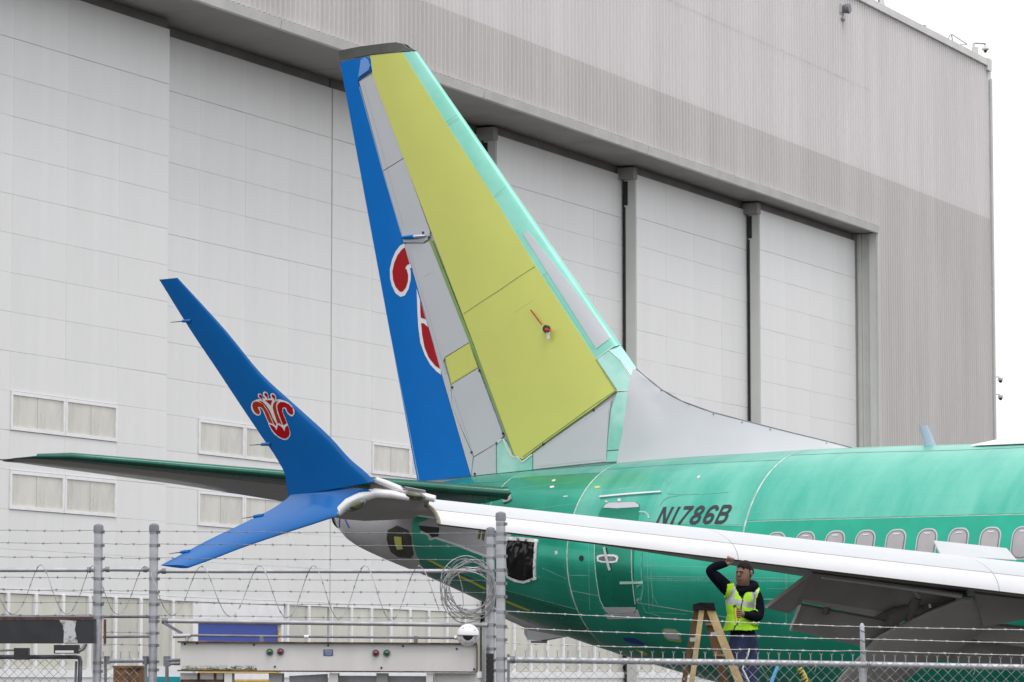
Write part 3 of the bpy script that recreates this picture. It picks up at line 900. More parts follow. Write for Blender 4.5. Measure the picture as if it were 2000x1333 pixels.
fus_patch('recess_dark', [(1171, 1089), (1178, 1087), (1200, 1087.5), (1205, 1090), (1204, 1095), (1196, 1096.5), (1178, 1096), (1171, 1094)], mat('recess_grey', (0.16, 0.17, 0.17), 0.3, metal=0.4, var=0.3, scale=20), dr, off=0.024, step=0.06, skirt=0.004)
fus_patch('handle', stroke([(1182.5, 1070), (1187, 1090), (1193.5, 1114)], 3.2), M['fin_grey2'], dr, off=0.045, step=0.08, skirt=0.02)
# frame strip and stencil right of the door
fus_patch('door_frame_strip', stroke([(1254, 1080), (1254, 1130), (1257, 1150), (1254, 1170), (1246, 1176)], 2.0), M['film_edge'], airplane, off=0.012, step=0.1, skirt=0.006)
fus_patch('door_frame_strip', stroke([(1249, 1000.5), (1260, 1001), (1266, 1006), (1268, 1013)], 3.0), M['sealant'], airplane, off=0.012, step=0.1, skirt=0.006)
fus_patch('hinge_strip', [(1212, 1136), (1257, 1135.5), (1257, 1140), (1212, 1141)], M['sealant'], dr, off=0.022, step=0.1, skirt=0.006)
for u, v, rad in ((1211, 979, 3.2), (1186, 982, 2.2), (1248, 1144.5, 2.6), (1247, 1172, 3)):
    fus_patch('door_roller', [(u + rad * math.cos(k * .785), v + rad * math.sin(k * .785)) for k in range(8)], M['chrome'], dr, off=0.03, step=0.1, skirt=0.02)
# belly panel, blue mark
fus_patch('belly_hatch_rim', [(1293, 1231), (1298, 1227.5), (1320, 1229), (1328, 1236), (1332, 1250), (1331, 1255), (1306, 1251), (1298, 1245)], M['primer_g'], airplane, off=0.008, step=0.1, skirt=0.004)
fus_patch('belly_hatch', [(1297, 1232), (1300, 1230), (1319, 1231.5), (1326, 1238), (1329, 1249), (1306, 1247), (1300, 1242)], M['cone_grey'], airplane, off=0.014, step=0.1, skirt=0.006)
fus_patch('blue_mark', [(1217, 1245), (1240, 1246), (1260, 1257), (1255, 1259.5), (1234, 1256), (1220, 1251)], mat('deep_blue', (0.01, 0.03, 0.22), 0.4), airplane, off=0.010, step=0.12, skirt=0.004)
fus_patch('yellow_tape', [(1242, 1268), (1265, 1277), (1264, 1281), (1252, 1276)], M['yellow'], airplane, off=0.012, step=0.12, skirt=0.004)
# grey keel fairing low on the tail with the tail skid
kx = [(4.15, 3.20), (3.9, 2.97), (3.4, 2.80), (2.8, 2.72), (2.0, 2.64)]
mb = MB(); secs = []
for i, (x, z) in enumerate(kx):
    top = ZB(x) + 0.22; hw_ = (0.10, 0.24, 0.28, 0.26, 0.08)[i]
    secs.append([Vector((x, hw_ * math.cos(2 * math.pi * k / 16), (top + z) / 2 + (top - z) / 2 * math.sin(2 * math.pi * k / 16))) for k in range(16)])
mb.loft(secs); mb.build('keel_fairing', M['cone_grey'], airplane, 50)
mb = MB(); mb.loft([[Vector((x, y * w_, z)) for y, z in ((-1, z1), (1, z1), (1, z0), (-1, z0))] for x, w_, z0, z1 in ((3.55, 0.05, 2.76, 2.95), (3.45, 0.09, 2.66, 2.95), (3.2, 0.09, 2.65, 2.95), (2.55, 0.04, 2.74, 2.95))])
sk = mb.build('tail_skid', M['cone_grey'], airplane)
mb = MB(); mb.box((3.18, -0.07, 2.61), (3.40, 0.07, 2.65)); mb.build('skid_shoe', M['galv_dark'], sk)

# ---- cabin windows
def rrect(cx, cz, w, h, r, n=5):
    P = []
    for sx, sz, a0 in ((1, 1, 0), (-1, 1, 90), (-1, -1, 180), (1, -1, 270)):
        for k in range(n + 1):
            a = R(a0 + 90 * k / n)
            P.append((cx + sx * (w / 2 - r) + r * math.cos(a), cz + sz * (h / 2 - r) + r * math.sin(a)))
    return P
M['frame_g'] = mat('window_frame_pale', (0.56, 0.62, 0.61), .4, var=.05)
for k in range(-3, 30):
    xw = -3.56 - 0.508 * k
    if xw < -14 or xw > X1 - 0.3: continue
    zw = 3.935
    f_ = lambda P: [(x, a_of_z(x, z)) for x, z in P]
    wd = patch('cabin_window', f_(rrect(xw, zw, 0.335, 0.45, 0.13)), fus, M['frame_g'], airplane, off=0.010, step=0.07, skirt=0.01, ky=1.8)
    patch('seal', f_(rrect(xw, zw, 0.300, 0.415, 0.115)), fus, M['galv_dark'], wd, off=0.013, step=0.07, skirt=0.004, ky=1.8)
    patch('shade', f_(rrect(xw, zw, 0.262, 0.375, 0.10)), fus, M['shade'], wd, off=0.016, step=0.07, skirt=0.004, ky=1.8)
    if k < 20: patch('shade_rail', f_(rrect(xw, zw + 0.155, 0.10, 0.014, 0.006, 1)), fus, M['slat'], wd, off=0.022, step=0.2, skirt=0.01, ky=1.8)

# ---- registration lettering
def arc(cx, cy, rx, ry, a0, a1, n=10):
    return [(cx + rx * math.cos(R(a0 + (a1 - a0) * i / n)), cy + ry * math.sin(R(a0 + (a1 - a0) * i / n))) for i in range(n + 1)]
GL = {
 'N': [[(0, 0), (0, 1)], [(0.02, 1), (.60, 0)], [(.62, 0), (.62, 1)]],
 '1': [[(0.1, 0), (0.1, 1)]],
 '7': [[(-.02, .93), (.66, .93)], [(.58, .93), (.16, 0)]],
 '8': [arc(.31, .74, .24, .20, 0, 360, 20), arc(.31, .27, .28, .215, 0, 360, 20)],
 '6': [arc(.31, .28, .27, .22, 0, 360, 20), arc(.34, .68, .30, .26, 10, 180, 12) + [(.04, .30)]],
 'B': [[(0, 0), (0, 1)], [(0, .935), (.36, .935)] + arc(.38, .74, .20, .195, 90, -90, 8)[0:] + [(0, .53)], [(0, .065), (.40, .065)] + arc(.40, .295, .22, .23, -90, 90, 8) + [(0, .53)]],
}
reg = empty('registration', parent=airplane)
reg['label'] = 'black slanted registration N1786B'
# lettering runs forward along the fuselage: x0 aft end, step forward
ua, uz = on_y(1284, 1022, 1.75), on_y(1421, 1022, 1.83)
top_z, bot_z = on_y(1425, 986, 1.8).z, on_y(1400, 1022.5, 1.8).z
Hh = top_z - bot_z
span = ua.x - uz.x
adv = {'N': 1.00, '1': .50, '7': .92, '8': .95, '6': .96, 'B': .95}
tot = sum(adv[c] for c in 'N1786B') - .25
cur = 0
for ch in 'N1786B':
    for pl in GL[ch]:
        out = stroke(pl, 0.185) if not (pl[0] == pl[-1]) else None
        def mp(p):
            X = ua.x + .09 - (cur + p[0] + 0.22 * (p[1])) / (tot + .22) * span * 1.0
            z = bot_z + p[1] * Hh
            return X, a_of_z(X, z)
        if out is None:
            n_ = len(pl) - 1
            cx = sum(p[0] for p in pl[:-1]) / n_; cy = sum(p[1] for p in pl[:-1]) / n_
            mb = MB(); vs = []
            for k in range(n_):
                dx, dy = pl[k][0] - cx, pl[k][1] - cy
                q = math.hypot(dx, dy)
                for e in (-0.092, 0.092):
                    X, a = mp((pl[k][0] + dx / q * e, pl[k][1] + dy / q * e)); vs.append(fus(X, a, 0.013))
            mb.add(vs, [(2 * k, 2 * k + 1, 2 * ((k + 1) % n_) + 1, 2 * ((k + 1) % n_)) for k in range(n_)])
            mb.build('letter_stroke', M['ink'], reg)
        else:
            mb = MB(); n_ = len(pl)
            vs = [fus(*mp(p), 0.013) for p in out]
            mb.add(vs, [(k, k + 1, 2 * n_ - 2 - k, 2 * n_ - 1 - k) for k in range(n_ - 1)])
            mb.build('letter_stroke', M['ink'], reg)
    cur += adv[ch]

# ---- crown antenna and radome
ab = on_y(1822, 872, 0.0)
mb = MB()
secs = []
for t_ in (0, 0.5, 1):
    zc = ab.z - 0.04 + t_ * 0.34; L = 0.20 - 0.05 * t_; xc = ab.x + 0.02 + 0.14 * t_
    secs.append([Vector((xc + L / 2 * math.cos(2 * math.pi * k / 12), 0.03 * (1 - .4 * t_) * math.sin(2 * math.pi * k / 12), zc)) for k in range(12)])
mb.loft(secs); mb.build('blade_antenna', mat('antenna_pale_blue', (0.42, 0.50, 0.62), 0.35, coat=0.4), airplane, 50)
mb = MB(); secs = []
for i in range(11):
    t_ = i / 10; x = -4.95 - 2.4 * t_; hgt = 0.02 + 0.15 * min(1, math.sin(math.pi * min(t_ * 2.2, 1) * .5)) * (1 if t_ < .8 else max(0.1, (1 - t_) * 5))
    secs.append([Vector((x, 0.5 * math.cos(math.pi * k / 10), ZT(x) - 0.05 + (hgt + .03) * math.sin(math.pi * k / 10))) for k in range(11)] )
mb.loft(secs, cap=False, closed=False); mb.build('satcom_radome', M['mark_white'], airplane, 50)

# ---- vertical fin
ZR = 5.14
def xle(z): return 0.848 * (z - ZR)
def chord(z): return 5.81 - 0.5915 * (z - ZR)
def xte(z): return xle(z) + chord(z)
def thick(x, z):
    c = chord(z)
    e = min(max((x - xle(z)) / c, 0.0), 1.0)
    return 5 * 0.105 * c * (0.2969 * math.sqrt(e) - 0.126 * e - 0.3516 * e * e + 0.2843 * e ** 3 - 0.1015 * e ** 4)
def fin(x, z, off=0.0):
    return Vector((x, max(thick(x, z) + off, 0.0), z))
def fin_hit(u, v, snap=None):
    y = 0.0
    for _ in range(6):
        p = on_y(u, v, y)
        y = thick(p.x, p.z)
    x = p.x
    if snap == 'L': x = xle(p.z)
    elif snap == 'T': x = xte(p.z)
    else: x = min(max(x, xle(p.z) + 0.0), xte(p.z))
    return x, p.z
def fin_patch(name, px, m, parent, **k):
    return patch(name, [fin_hit(*p) for p in px], fin, m, parent, both=True, **k)
def fin_patch1(name, px, m, parent, **k):
    return patch(name, [fin_hit(*p) for p in px], fin, m, parent, **k)
mb = MB(); secs = []
for i in range(15):
    z = 4.9 + (12.16 - 4.9) * i / 14
    L = []
    for e in [0, .004, .015, .04, .08, .14, .22, .32, .45, .6, .78, .995]:
        x = xle(z) + 0.10 + e * (chord(z) - 0.13); L.append((x, max(thick(x, z) - 0.03, 0.001)))
    secs.append([Vector((x, y, z)) for x, y in L] + [Vector((x, -y, z)) for x, y in L[::-1]])
mb.loft(secs)
vfin = mb.build('vertical_fin', mat('fin_core', (0.48, 0.50, 0.50), 0.6), airplane, 40)
LEo = lambda v: (800 + (v - 96) * .687, v, 'L')
le_in = [(787, 103), (872, 241), (966.5, 388), (999, 442), (1047, 520), (1164, 700.5)]
lin = [fin_hit(*q) for q in le_in]
f_in = pchip([q[1] for q in lin][::-1], [q[0] for q in lin][::-1])
mb = MB(); secs = []
z_hi, z_lo = lin[0][1], lin[-1][1]
for i in range(41):
    z = z_lo + (z_hi - z_lo) * i / 40
    # the lower end is cut along the sealant line that rises to the leading edge
    row = []
    for k in range(13):
        z2 = z + .20 * (1 - (k / 12) ** 2) * max(0.0, 1 - i / 8)
        x = xle(z2) + (f_in(max(z2, z_lo)) - xle(z2)) * (k / 12) ** 2
        row.append(Vector((x - (.004 if k == 0 else 0), thick(x, z2) + (.006 if k else 0), z2)))
    secs.append([Vector((p.x, -p.y, p.z)) for p in row[::-1]][:-1] + row)
mb.loft(secs, cap=False, closed=False); mb.build('leading_edge', M['teal_le'], vfin, 60)
fin_patch('skin_panel', le_in + [(1204, 764), (1160, 797), (1110, 832), (1060, 868), (1021, 898), (1014, 893), (1006, 890), (929, 680), (841, 447), (784, 296), (729, 150), (724, 109)], M['primer_y'], vfin, step=0.3, off=0.012, skirt=0.03)['label'] = 'yellow-green primed main panel'
fin_patch('panel_edge', [(844, 470), (932, 690), (1000, 862), (1007, 890), (1001, 888), (994, 866), (926, 690), (838.5, 470)], M['primer_g'], vfin, step=0.3, off=0.010)
fin_patch('seam', stroke([(907, 613), (980, 565), (1046, 521)], 1.1), M['primer_g'], vfin, step=0.4, off=0.016, skirt=0.004)
fin_patch('seam', stroke([(1204, 763), (1110, 829), (1022, 893)], 1.6), M['primer_g'], vfin, step=0.4, off=0.016, skirt=0.004)
fin_patch('seam', stroke([(1165, 703), (1202, 762)], 1.4), M['primer_g'], vfin, step=0.4, off=0.016, skirt=0.004)
# grey trailing panels between the yellow box and the rudder
rud_f = [(700, 160), (744, 318), (785, 462), (803, 518), (862, 729), (919, 929)]
for q in ([(727, 116), (731, 150), (789, 308.5), (749, 333.5), (702, 160), (728, 146), (730, 134)],
          [(749.5, 335), (789.5, 310), (840, 452), (838, 466), (827, 474), (789, 474)],
          [(790, 477), (828, 476.5), (839, 472), (926, 692), (916, 669), (869, 698), (861, 716), (804, 518)],
          [(882, 752), (934, 720), (983, 852), (971, 866), (926, 892), (884, 795)],
          [(926, 894), (969, 868), (969, 925), (921, 930)]):
    fin_patch('skin_panel', q, M['fin_grey'], vfin, step=0.22, off=0.006)
fin_patch('hinge_strip', [(792, 480), (803, 500), (845, 640), (880, 752), (884, 796), (924, 892), (920, 929), (862, 727), (803, 516)], M['fin_grey'], vfin, step=0.25, off=0.005)
fin_patch('skin_panel', [(870, 699.5), (916.5, 670.5), (933.5, 718.5), (882, 750.5)], M['primer_y'], vfin, step=0.22, off=0.007)
fin_patch('skin_panel', [(971, 867), (985, 857), (1006, 892), (1020, 900), (1040, 887), (1040, 918), (971, 925)], M['teal_mid'], vfin, step=0.2, off=0.005)
fin_patch('tape_edge', stroke([(971, 867), (978, 860), (984, 858), (993, 880), (1002, 893), (1012, 893), (1021, 903), (1040, 888)], 3.2), M['tape'], vfin, step=0.1, off=0.016, skirt=0.006)
fin_patch('skin_panel', [(1042, 886), (1110, 838), (1193, 783), (1187, 850), (1184, 902), (1042, 917)], M['fin_grey2'], vfin, step=0.22, off=0.006)
fin_patch('skin_panel', [(1206, 767), (1228, 764), (1220, 820), (1214, 878), (1186, 880), (1194, 800)], M['teal_mid'], vfin, step=0.14, off=0.007)
fin_patch('skin_panel', [(1186, 882), (1214, 880), (1213, 901), (1184, 903)], M['teal_le'], vfin, step=0.14, off=0.007)
fin_patch('skin_panel', [(1166, 702), (1189, 686), (1212, 705), (1232, 738), (1228, 762), (1207, 764)], M['teal_mid'], vfin, step=0.14, off=0.007)
fin_patch('skin_panel', [(1191, 684), (1203, 674, 'L'), (1222, 699, 'L'), (1240, 719), (1233, 736), (1214, 704)], M['teal_mid'], vfin, step=0.14, off=0.007)
fin_patch('leading_edge_panel', [(1023, 458), (1031, 451), (1036, 457), (1110, 550), (1188, 652), (1190, 664), (1166, 682)], M['fin_grey'], vfin, step=0.06, off=0.016, **{})
for pl in ([(1165, 702), (1188, 685), (1200, 676)], [(1190, 684), (1213, 704), (1232, 738)], [(1205, 764), (1228, 763)], [(1193, 661), (1178, 640)]):
    fin_patch('tape_line', stroke(pl, 1.7), M['tape'], vfin, step=0.1, off=0.014, skirt=0.006)
for pl in ([(872, 244), (884, 236), (896, 230)], [(966, 387), (980, 377), (992, 368)], [(1060, 540), (1072, 530), (1088, 515)]):
    fin_patch('tape_line', stroke(pl, 1.0), M['teal_mid'], vfin, step=0.1, off=0.010, skirt=0.006)
for u, v in ((937, 724), (884, 757), (983, 847), (922, 884), (827, 455), (838, 464), (928, 926), (1160, 802), (1062, 868), (971, 866)):
    fin_patch1('fastener', [(u + 2.2 * math.cos(k * 1.047), v + 2.6 * math.sin(k * 1.047)) for k in range(6)], M['ink'], vfin, step=0.2, off=0.016, skirt=0.012)
fin_patch('tip_cap', [(653, 101, 'T'), (700, 92), (762, 84), (775, 83.2), (786, 86), (795, 93), (801, 100.5, 'L'), (770, 102), (726, 107), (690, 114), (657, 121, 'T')], M['cap'], vfin, step=0.12, off=0.010, skirt=0.03)
mb = MB(); secs = []
P0, P1 = fin_hit(653, 101, 'T'), fin_hit(776, 84)
for i in range(7):
    t_ = i / 6; x = P0[0] + (P1[0] - P0[0]) * t_; z = P0[1] + (P1[1] - P0[1]) * t_
    w_ = thick(x, z) + 0.01
    secs.append([Vector((x, w_ * k, z - 0.003 - 0.03 * abs(k))) for k in (-1, -.5, 0, .5, 1)])
mb.loft(secs, cap=False, closed=False); mb.build('tip_cap_top', M['cap'], vfin, 40)
# fastener rows
frv = MB()
def fin_rivets(a_, b_, n_, off=.0125, r_=.007):
    for i in range(n_):
        t_ = i / (n_ - 1)
        x, z = fin_hit(a_[0] + (b_[0] - a_[0]) * t_, a_[1] + (b_[1] - a_[1]) * t_)
        c = fin(x, z, off)
        frv.add([c + Vector((r_, 0, 0)), c + Vector((0, 0, r_)), c - Vector((r_, 0, 0)), c - Vector((0, 0, r_)), c + Vector((0, .003, 0))], [(0, 1, 4), (1, 2, 4), (2, 3, 4), (3, 0, 4)])
for a_, b_, n_ in (((712, 168), (788, 440), 70), ((800, 490), (872, 730), 64), ((888, 775), (924, 885), 30), ((722, 120), (724, 140), 6), ((792, 474), (836, 470), 12), ((884, 748), (932, 717), 16), ((930, 890), (968, 866), 12), ((1048, 884), (1190, 788), 40), ((1048, 912), (1180, 898), 34), ((1190, 800), (1186, 896), 26), ((830, 540), (846, 532), 6), ((1008, 610), (1040, 588), 10)):
    fin_rivets(a_, b_, n_)
for a_, b_, n_ in (((870, 240), (892, 226), 14), ((876, 246), (897, 233), 14), ((966, 384), (988, 366), 14), ((1128, 614), (1146, 602), 10), ((1062, 536), (1158, 682), 50), ((1206, 690), (1226, 730), 16), ((1192, 770), (1196, 880), 20)):
    fin_rivets(a_, b_, n_, .012, .005)
o = frv.build('fastener_rows', M['galv_dark'], vfin, fix=False); o['kind'] = 'stuff'
frv = MB()
fin_rivets((668, 119), (790, 100), 44, .0145, .006)
o = frv.build('cap_fasteners', M['cone_grey'], vfin, fix=False); o['kind'] = 'stuff'
# probe with red streamer on the fin
def fpt(u, v, off): x, z = fin_hit(u, v); return fin(x, z, off)
cv = empty('probe_cover', parent=airplane)
cv['label'] = 'dark round probe cover with red streamer'
pc_ = fpt(1070, 643, 0)
mb = MB(); mb.lathe([(0.055, 0.0), (0.062, 0.05), (0.05, 0.07)], 16, axis='y'); o = mb.build('disc', M['ink'], cv, 40); o.location = pc_
mb = MB(); mb.tube([pc_ + Vector((-.02, .05, -.02)), pc_ + Vector((-.10, .16, -.03)), pc_ + Vector((-.2, .17, -.04))], [0.035, 0.025, 0.008], 8); mb.build('probe', mat('streamer_red', (0.55, 0.02, 0.015), 0.5), cv, 40)
q0, q1 = fpt(1062, 635, .05), fpt(1041, 606, .06)
mb = MB(); mb.bar(q0, q1, 0.02, 0.006, (0, 1, 0)); mb.build('streamer', MATS['streamer_red'], cv)
q0, q1 = fpt(1076, 650, .07), fpt(1076.5, 663, .07)
mb = MB(); mb.bar(q0, q1, 0.06, 0.006, (0, 1, 0)); mb.build('tag', M['tape'], cv)

# ---- rudder with the emblem cut off by its hinge line
rud = fin_patch('rudder', [(658, 123, 'T'), (690, 116.5), (714, 111), (721, 114), (727, 130), (725, 139), (712, 148), (699, 158)] + rud_f[1:] + [(918, 930), (870, 936), (820, 940, 'T'), (760, 645, 'T'), (708, 392, 'T')], M['blue'], airplane, step=0.3, off=0.008, skirt=0.02)
rud['label'] = 'glossy blue rudder with part of a red and white emblem'
def rud_patch(name, px, m, off):
    return patch(name, [fin_hit(*p) for p in px], fin, m, rud, both=True, step=0.12, off=off, skirt=0.0)
sc_ = lambda L, ox, oy, k: [(ox + x / k, oy + y / k) for x, y in L]
Z2 = lambda L: sc_(L, 740, 460, 4.757)
rud_patch('emblem_outline', Z2([(238, 75), (200, 98), (160, 150), (125, 230), (106, 320), (108, 400), (125, 470), (160, 540), (205, 573), (245, 560), (280, 500), (300, 410), (300, 340), (292, 305), (308, 303), (297, 265)]), M['mark_white'], 0.011)
rud_patch('emblem_petal', Z2([(246, 112), (215, 135), (175, 190), (145, 265), (130, 340), (138, 420), (160, 480), (200, 525), (225, 525), (255, 490), (275, 430), (277, 370), (265, 325), (250, 303), (270, 275), (292, 268)]), M['red'], 0.014)
rud_patch('emblem_outline', Z2([(355, 497), (362, 700), (370, 850), (390, 1000), (430, 1110), (480, 1200), (540, 1265), (582, 1296), (578, 1245), (460, 850), (445, 790), (386, 600)]), M['mark_white'], 0.011)
rud_patch('emblem_petal', Z2([(388, 605), (390, 700), (394, 766), (440, 782)]), M['red'], 0.014)
rud_patch('emblem_petal', Z2([(397, 815), (425, 820), (464, 855), (520, 1050), (575, 1243), (530, 1215), (470, 1140), (430, 1045), (408, 930)]), M['red'], 0.014)
# seam, hinge fairing, foot gap
fin_patch('trim_line', stroke([(659, 125), (708, 392), (760, 645), (800, 840), (819, 938)], 1.3), mat('edge_light_blue', (0.25, 0.42, 0.65), 0.3), rud, step=0.4, off=0.012, skirt=0.003)
fin_patch('trim_line', stroke([(703, 170), (746, 326), (784, 455)], 1.5), MATS['edge_light_blue'], rud, step=0.4, off=0.012, skirt=0.003)
h0, h1 = fpt(788, 465, .02), fpt(833, 461, .02)
mb = MB(); secs = []
for i in range(9):
    t_ = i / 8; c_ = h0.lerp(h1, t_); rr_ = 0.045 * math.sqrt(max(0.02, 1 - (2 * t_ - .9) ** 2 * .75))
    secs.append([c_ + Vector((0, rr_ * 1.1 * math.cos(2 * math.pi * k / 12), rr_ * .8 * math.sin(2 * math.pi * k / 12))) for k in range(12)])
mb.loft(secs); mb.build('hinge_fairing', M['blue'], rud, 60)
mb = MB(); secs = []
for i in range(6):
    t_ = .55 + .47 * i / 5; c_ = h0.lerp(h1, t_) + Vector((0, .012, 0)); rr_ = 0.04 * math.sqrt(max(0.02, 1 - (2 * t_ - .95) ** 2 * .8))
    secs.append([c_ + Vector((0, rr_ * 1.1 * math.cos(2 * math.pi * k / 12), rr_ * .8 * math.sin(2 * math.pi * k / 12))) for k in range(12)])
mb.loft(secs); mb.build('fairing_nose', M['chrome'], rud, 60)
mb = MB(); rows_ = []
for u, v in ((724, 113), (726, 132), (722, 141), (700, 157), (703, 130), (706, 118)):
    pass
bl = [fpt(u, v, .03) for u, v in ((707, 117), (716, 113), (721, 117), (725, 130), (722, 138), (702, 152))]
mb.prism(bl, (0, -0.05, 0)); mb.build('balance_horn', mat('horn_blue', (0.02, 0.2, 0.62), 0.12, coat=1.0), rud, 30)

# ---- dorsal fin
dl = [(1240, 719), (1262, 738), (1292, 762), (1330, 784), (1390, 806), (1450, 822), (1540, 845), (1610, 862), (1664, 876)]
top = [on_y(u, v, 0.0) for u, v in dl]
mb = MB(); secs = []
NX = 34
x_a, x_b = on_y(1236, 745, 0.12).x, on_y(1664, 876, 0).x
txs = [p.x for p in top]; tzs = [p.z for p in top]
order = np.argsort(txs)
ft = pchip([txs[i] for i in order], [tzs[i] for i in order])
b_front = [(1241, 720), (1233, 742), (1226, 790), (1217, 850), (1213, 902)]
x_root = max(on_y(u, v, 0.2).x for u, v in b_front)
NZ = 12
for i in range(NX + 1):
    x = x_root + (x_b - x_root) * (i / NX)
    zt_ = ft(max(x, x_b)) if x <= txs[0] else tzs[0]
    # behind the fin root the sheet edge leans: cap the height
    if x > txs[0]:
        zt_ = np.interp(x, [txs[0], on_y(1233, 742, .1).x + 1e-4, on_y(1226, 790, .15).x + 2e-4, x_root + 3e-4], [tzs[0], on_y(1233, 742, .1).z, on_y(1226, 790, .15).z, on_y(1213, 902, .2).z])
    zb_ = ZT(x) - 0.045
    hgt = max(zt_ - zb_, 0.012)
    base = min(0.30, 0.06 + hgt * 0.55)
    row = []
    for k in range(NZ + 1):
        e = k / NZ
        y = base * (1 - e) ** 1.25 * (0.75 + .25 * (1 - e)) + 0.012 + .10 * e * (1 - e)
        z_ = zb_ + hgt * e
        if x > xle(z_) - .12: y = max(y, thick(max(x, xle(z_) + .02), z_) + .014)
        row.append((y, z_))
    secs.append([Vector((x, y, z)) for y, z in row] + [Vector((x, -y, z)) for y, z in row[::-1]])
mb.loft(secs)
ds = mb.build('dorsal_fin', M['fin_grey2'], airplane, 35)
ds['label'] = 'smooth grey dorsal fin fairing'
mb = MB(); mb.tube([p + Vector((0, 0, 0.006)) for p in top], 0.012, 6); mb.build('edge_seal', M['galv_dark'], ds, 60)
mb = MB(); pts_ = []
for i in range(20):
    x = x_root - 0.02 + (x_b - x_root) * i / 19
    h_ = max(ft(max(x, x_b)) - ZT(x), 0.01) if x <= txs[0] else 1.0
    y = min(0.30, 0.06 + h_ * 0.55) + .01
    pts_.append(Vector((x, y, ZT(x) - 0.02 - .03 * y)))
mb.tube(pts_, 0.008, 5); mb.build('foot_seal', M['galv_dark'], ds, 60)
for u, v in ((1244, 723), (1292, 762), (1345, 788), (1394, 808), (1450, 824), (1505, 838), (1615, 865)):
    p = on_y(u, v + 1, 0.02); mb = MB(); mb.lathe([(.008, -.01), (.008, .02)], 8, axis='y'); o = mb.build('fastener', M['galv_dark'], ds); o.location = p

# ---- horizontal stabilisers
UF, LF = 1.0, 0.7
def wing_loft(st, n=12, tk=0.10, camber=0.0):
    """st: list of (LE, TE, thickness ratio) ; closed airfoil loft"""
    secs = []
    es = [(1 - math.cos(math.pi * i / n)) / 2 for i in range(n + 1)]
    for le, te, t_ in st:
        le, te = Vector(le), Vector(te)
        d = te - le; c = d.length
        up = Vector((0, 0, 1)) - d.normalized() * d.normalized().z
        up.normalize()
        yt = lambda e: 5 * t_ * c * (0.2969 * math.sqrt(e) - 0.126 * e - 0.3516 * e * e + 0.2843 * e ** 3 - 0.1015 * e ** 4)
        U = [le + d * e + up * yt(e) * UF for e in es]
        L = [le + d * e - up * yt(e) * LF for e in es[::-1][1:-1]]
        secs.append(U + L)
    return secs
def split_chord(secs, n, name_a, mat_a, name_b, mat_b, mat_c, parent, cut=3):
    """front piece, upper skin and lower skin from the same loft, kept as three meshes"""
    N = 2 * n
    def strip(idx, nm, mm):
        mb = MB()
        vs = [s_[i % N] for s_ in secs for i in idx]
        k = len(idx)
        mb.add(vs, [(i * k + j, i * k + j + 1, (i + 1) * k + j + 1, (i + 1) * k + j) for i in range(len(secs) - 1) for j in range(k - 1)])
        return mb.build(nm, mm, parent, 50)
    a = strip(list(range(N - cut, N + cut + 1)), name_a, mat_a)
    t_ = strip(list(range(cut, n + 1)), name_b, mat_b)
    l_ = strip(list(range(n, N - cut + 1)), name_b.replace('upper', 'lower'), mat_c)
    return a, t_, l_
for sd_ in (1, -1):
    st = []
    for le, te, t_ in (((2.66, 1.42, 4.855), (6.30, 1.42, 4.68), .10), ((2.72, 1.5, 4.86), (6.32, 1.5, 4.69), .10), ((4.55, 4.2, 5.06), (7.0, 4.2, 4.99), .095), ((6.45, 6.85, 5.28), (7.62, 6.85, 5.215), .09), ((6.95, 7.08, 5.285), (7.66, 7.08, 5.225), .06), ((7.35, 7.17, 5.27), (7.66, 7.17, 5.235), .03)):
        st.append(((le[0], le[1] * sd_, le[2]), (te[0], te[1] * sd_, te[2]), t_))
    # finer spanwise
    fine = []
    for i in range(len(st) - 1):
        for k in range(4):
            t_ = k / 4
            fine.append((Vector(st[i][0]).lerp(Vector(st[i + 1][0]), t_), Vector(st[i][1]).lerp(Vector(st[i + 1][1]), t_), st[i][2] + (st[i + 1][2] - st[i][2]) * t_))
    fine.append((Vector(st[-1][0]), Vector(st[-1][1]), st[-1][2]))
    hs = empty('horizontal_stabilizer', parent=airplane)
    hs['label'] = ('starboard' if sd_ > 0 else 'port') + ' tailplane with dark green leading edge'
    M['stab_le'] = mat('stab_green', (0.025, 0.125, 0.09), 0.28, metal=0.6, var=0.1, scale=2, coat=0.3)
    split_chord(wing_loft(fine, 12), 12, 'leading_edge', M['stab_le'], 'upper_skin', M['stab_le'], M['wing_grey'], hs, 4)
    mb = MB(); mb.tube([Vector(q[0]) + Vector((r_ * .9, 0, -.0)) for q, r_ in zip(fine[:-4], [.105 - .065 * k / 16 for k in range(17)])], [.105 - .065 * k / 16 for k in range(17)], 14); mb.build('nose_tube', M['stab_le'], hs, 60)
    mb = MB(); mb.box((3.5, min(.7 * sd_, 1.44 * sd_), 4.70), (5.6, max(.7 * sd_, 1.44 * sd_), 4.84)); mb.build('spar_stub', M['cone_grey'], hs)
    mb = MB()
    if sd_ > 0:
        mb = MB(); mb.tube([(7.45, 7.14, 5.25), (7.62, 7.16, 5.25), (7.95, 7.17, 5.27)], [.016, .012, .003], 6); mb.build('static_wick', M['ink'], hs)
        fus_patch('root_plate', [(984, 957), (992, 960), (999, 967), (1000, 977), (993, 982), (984, 984)], M['cone_grey'], hs, off=.03, step=.08, skirt=.02)

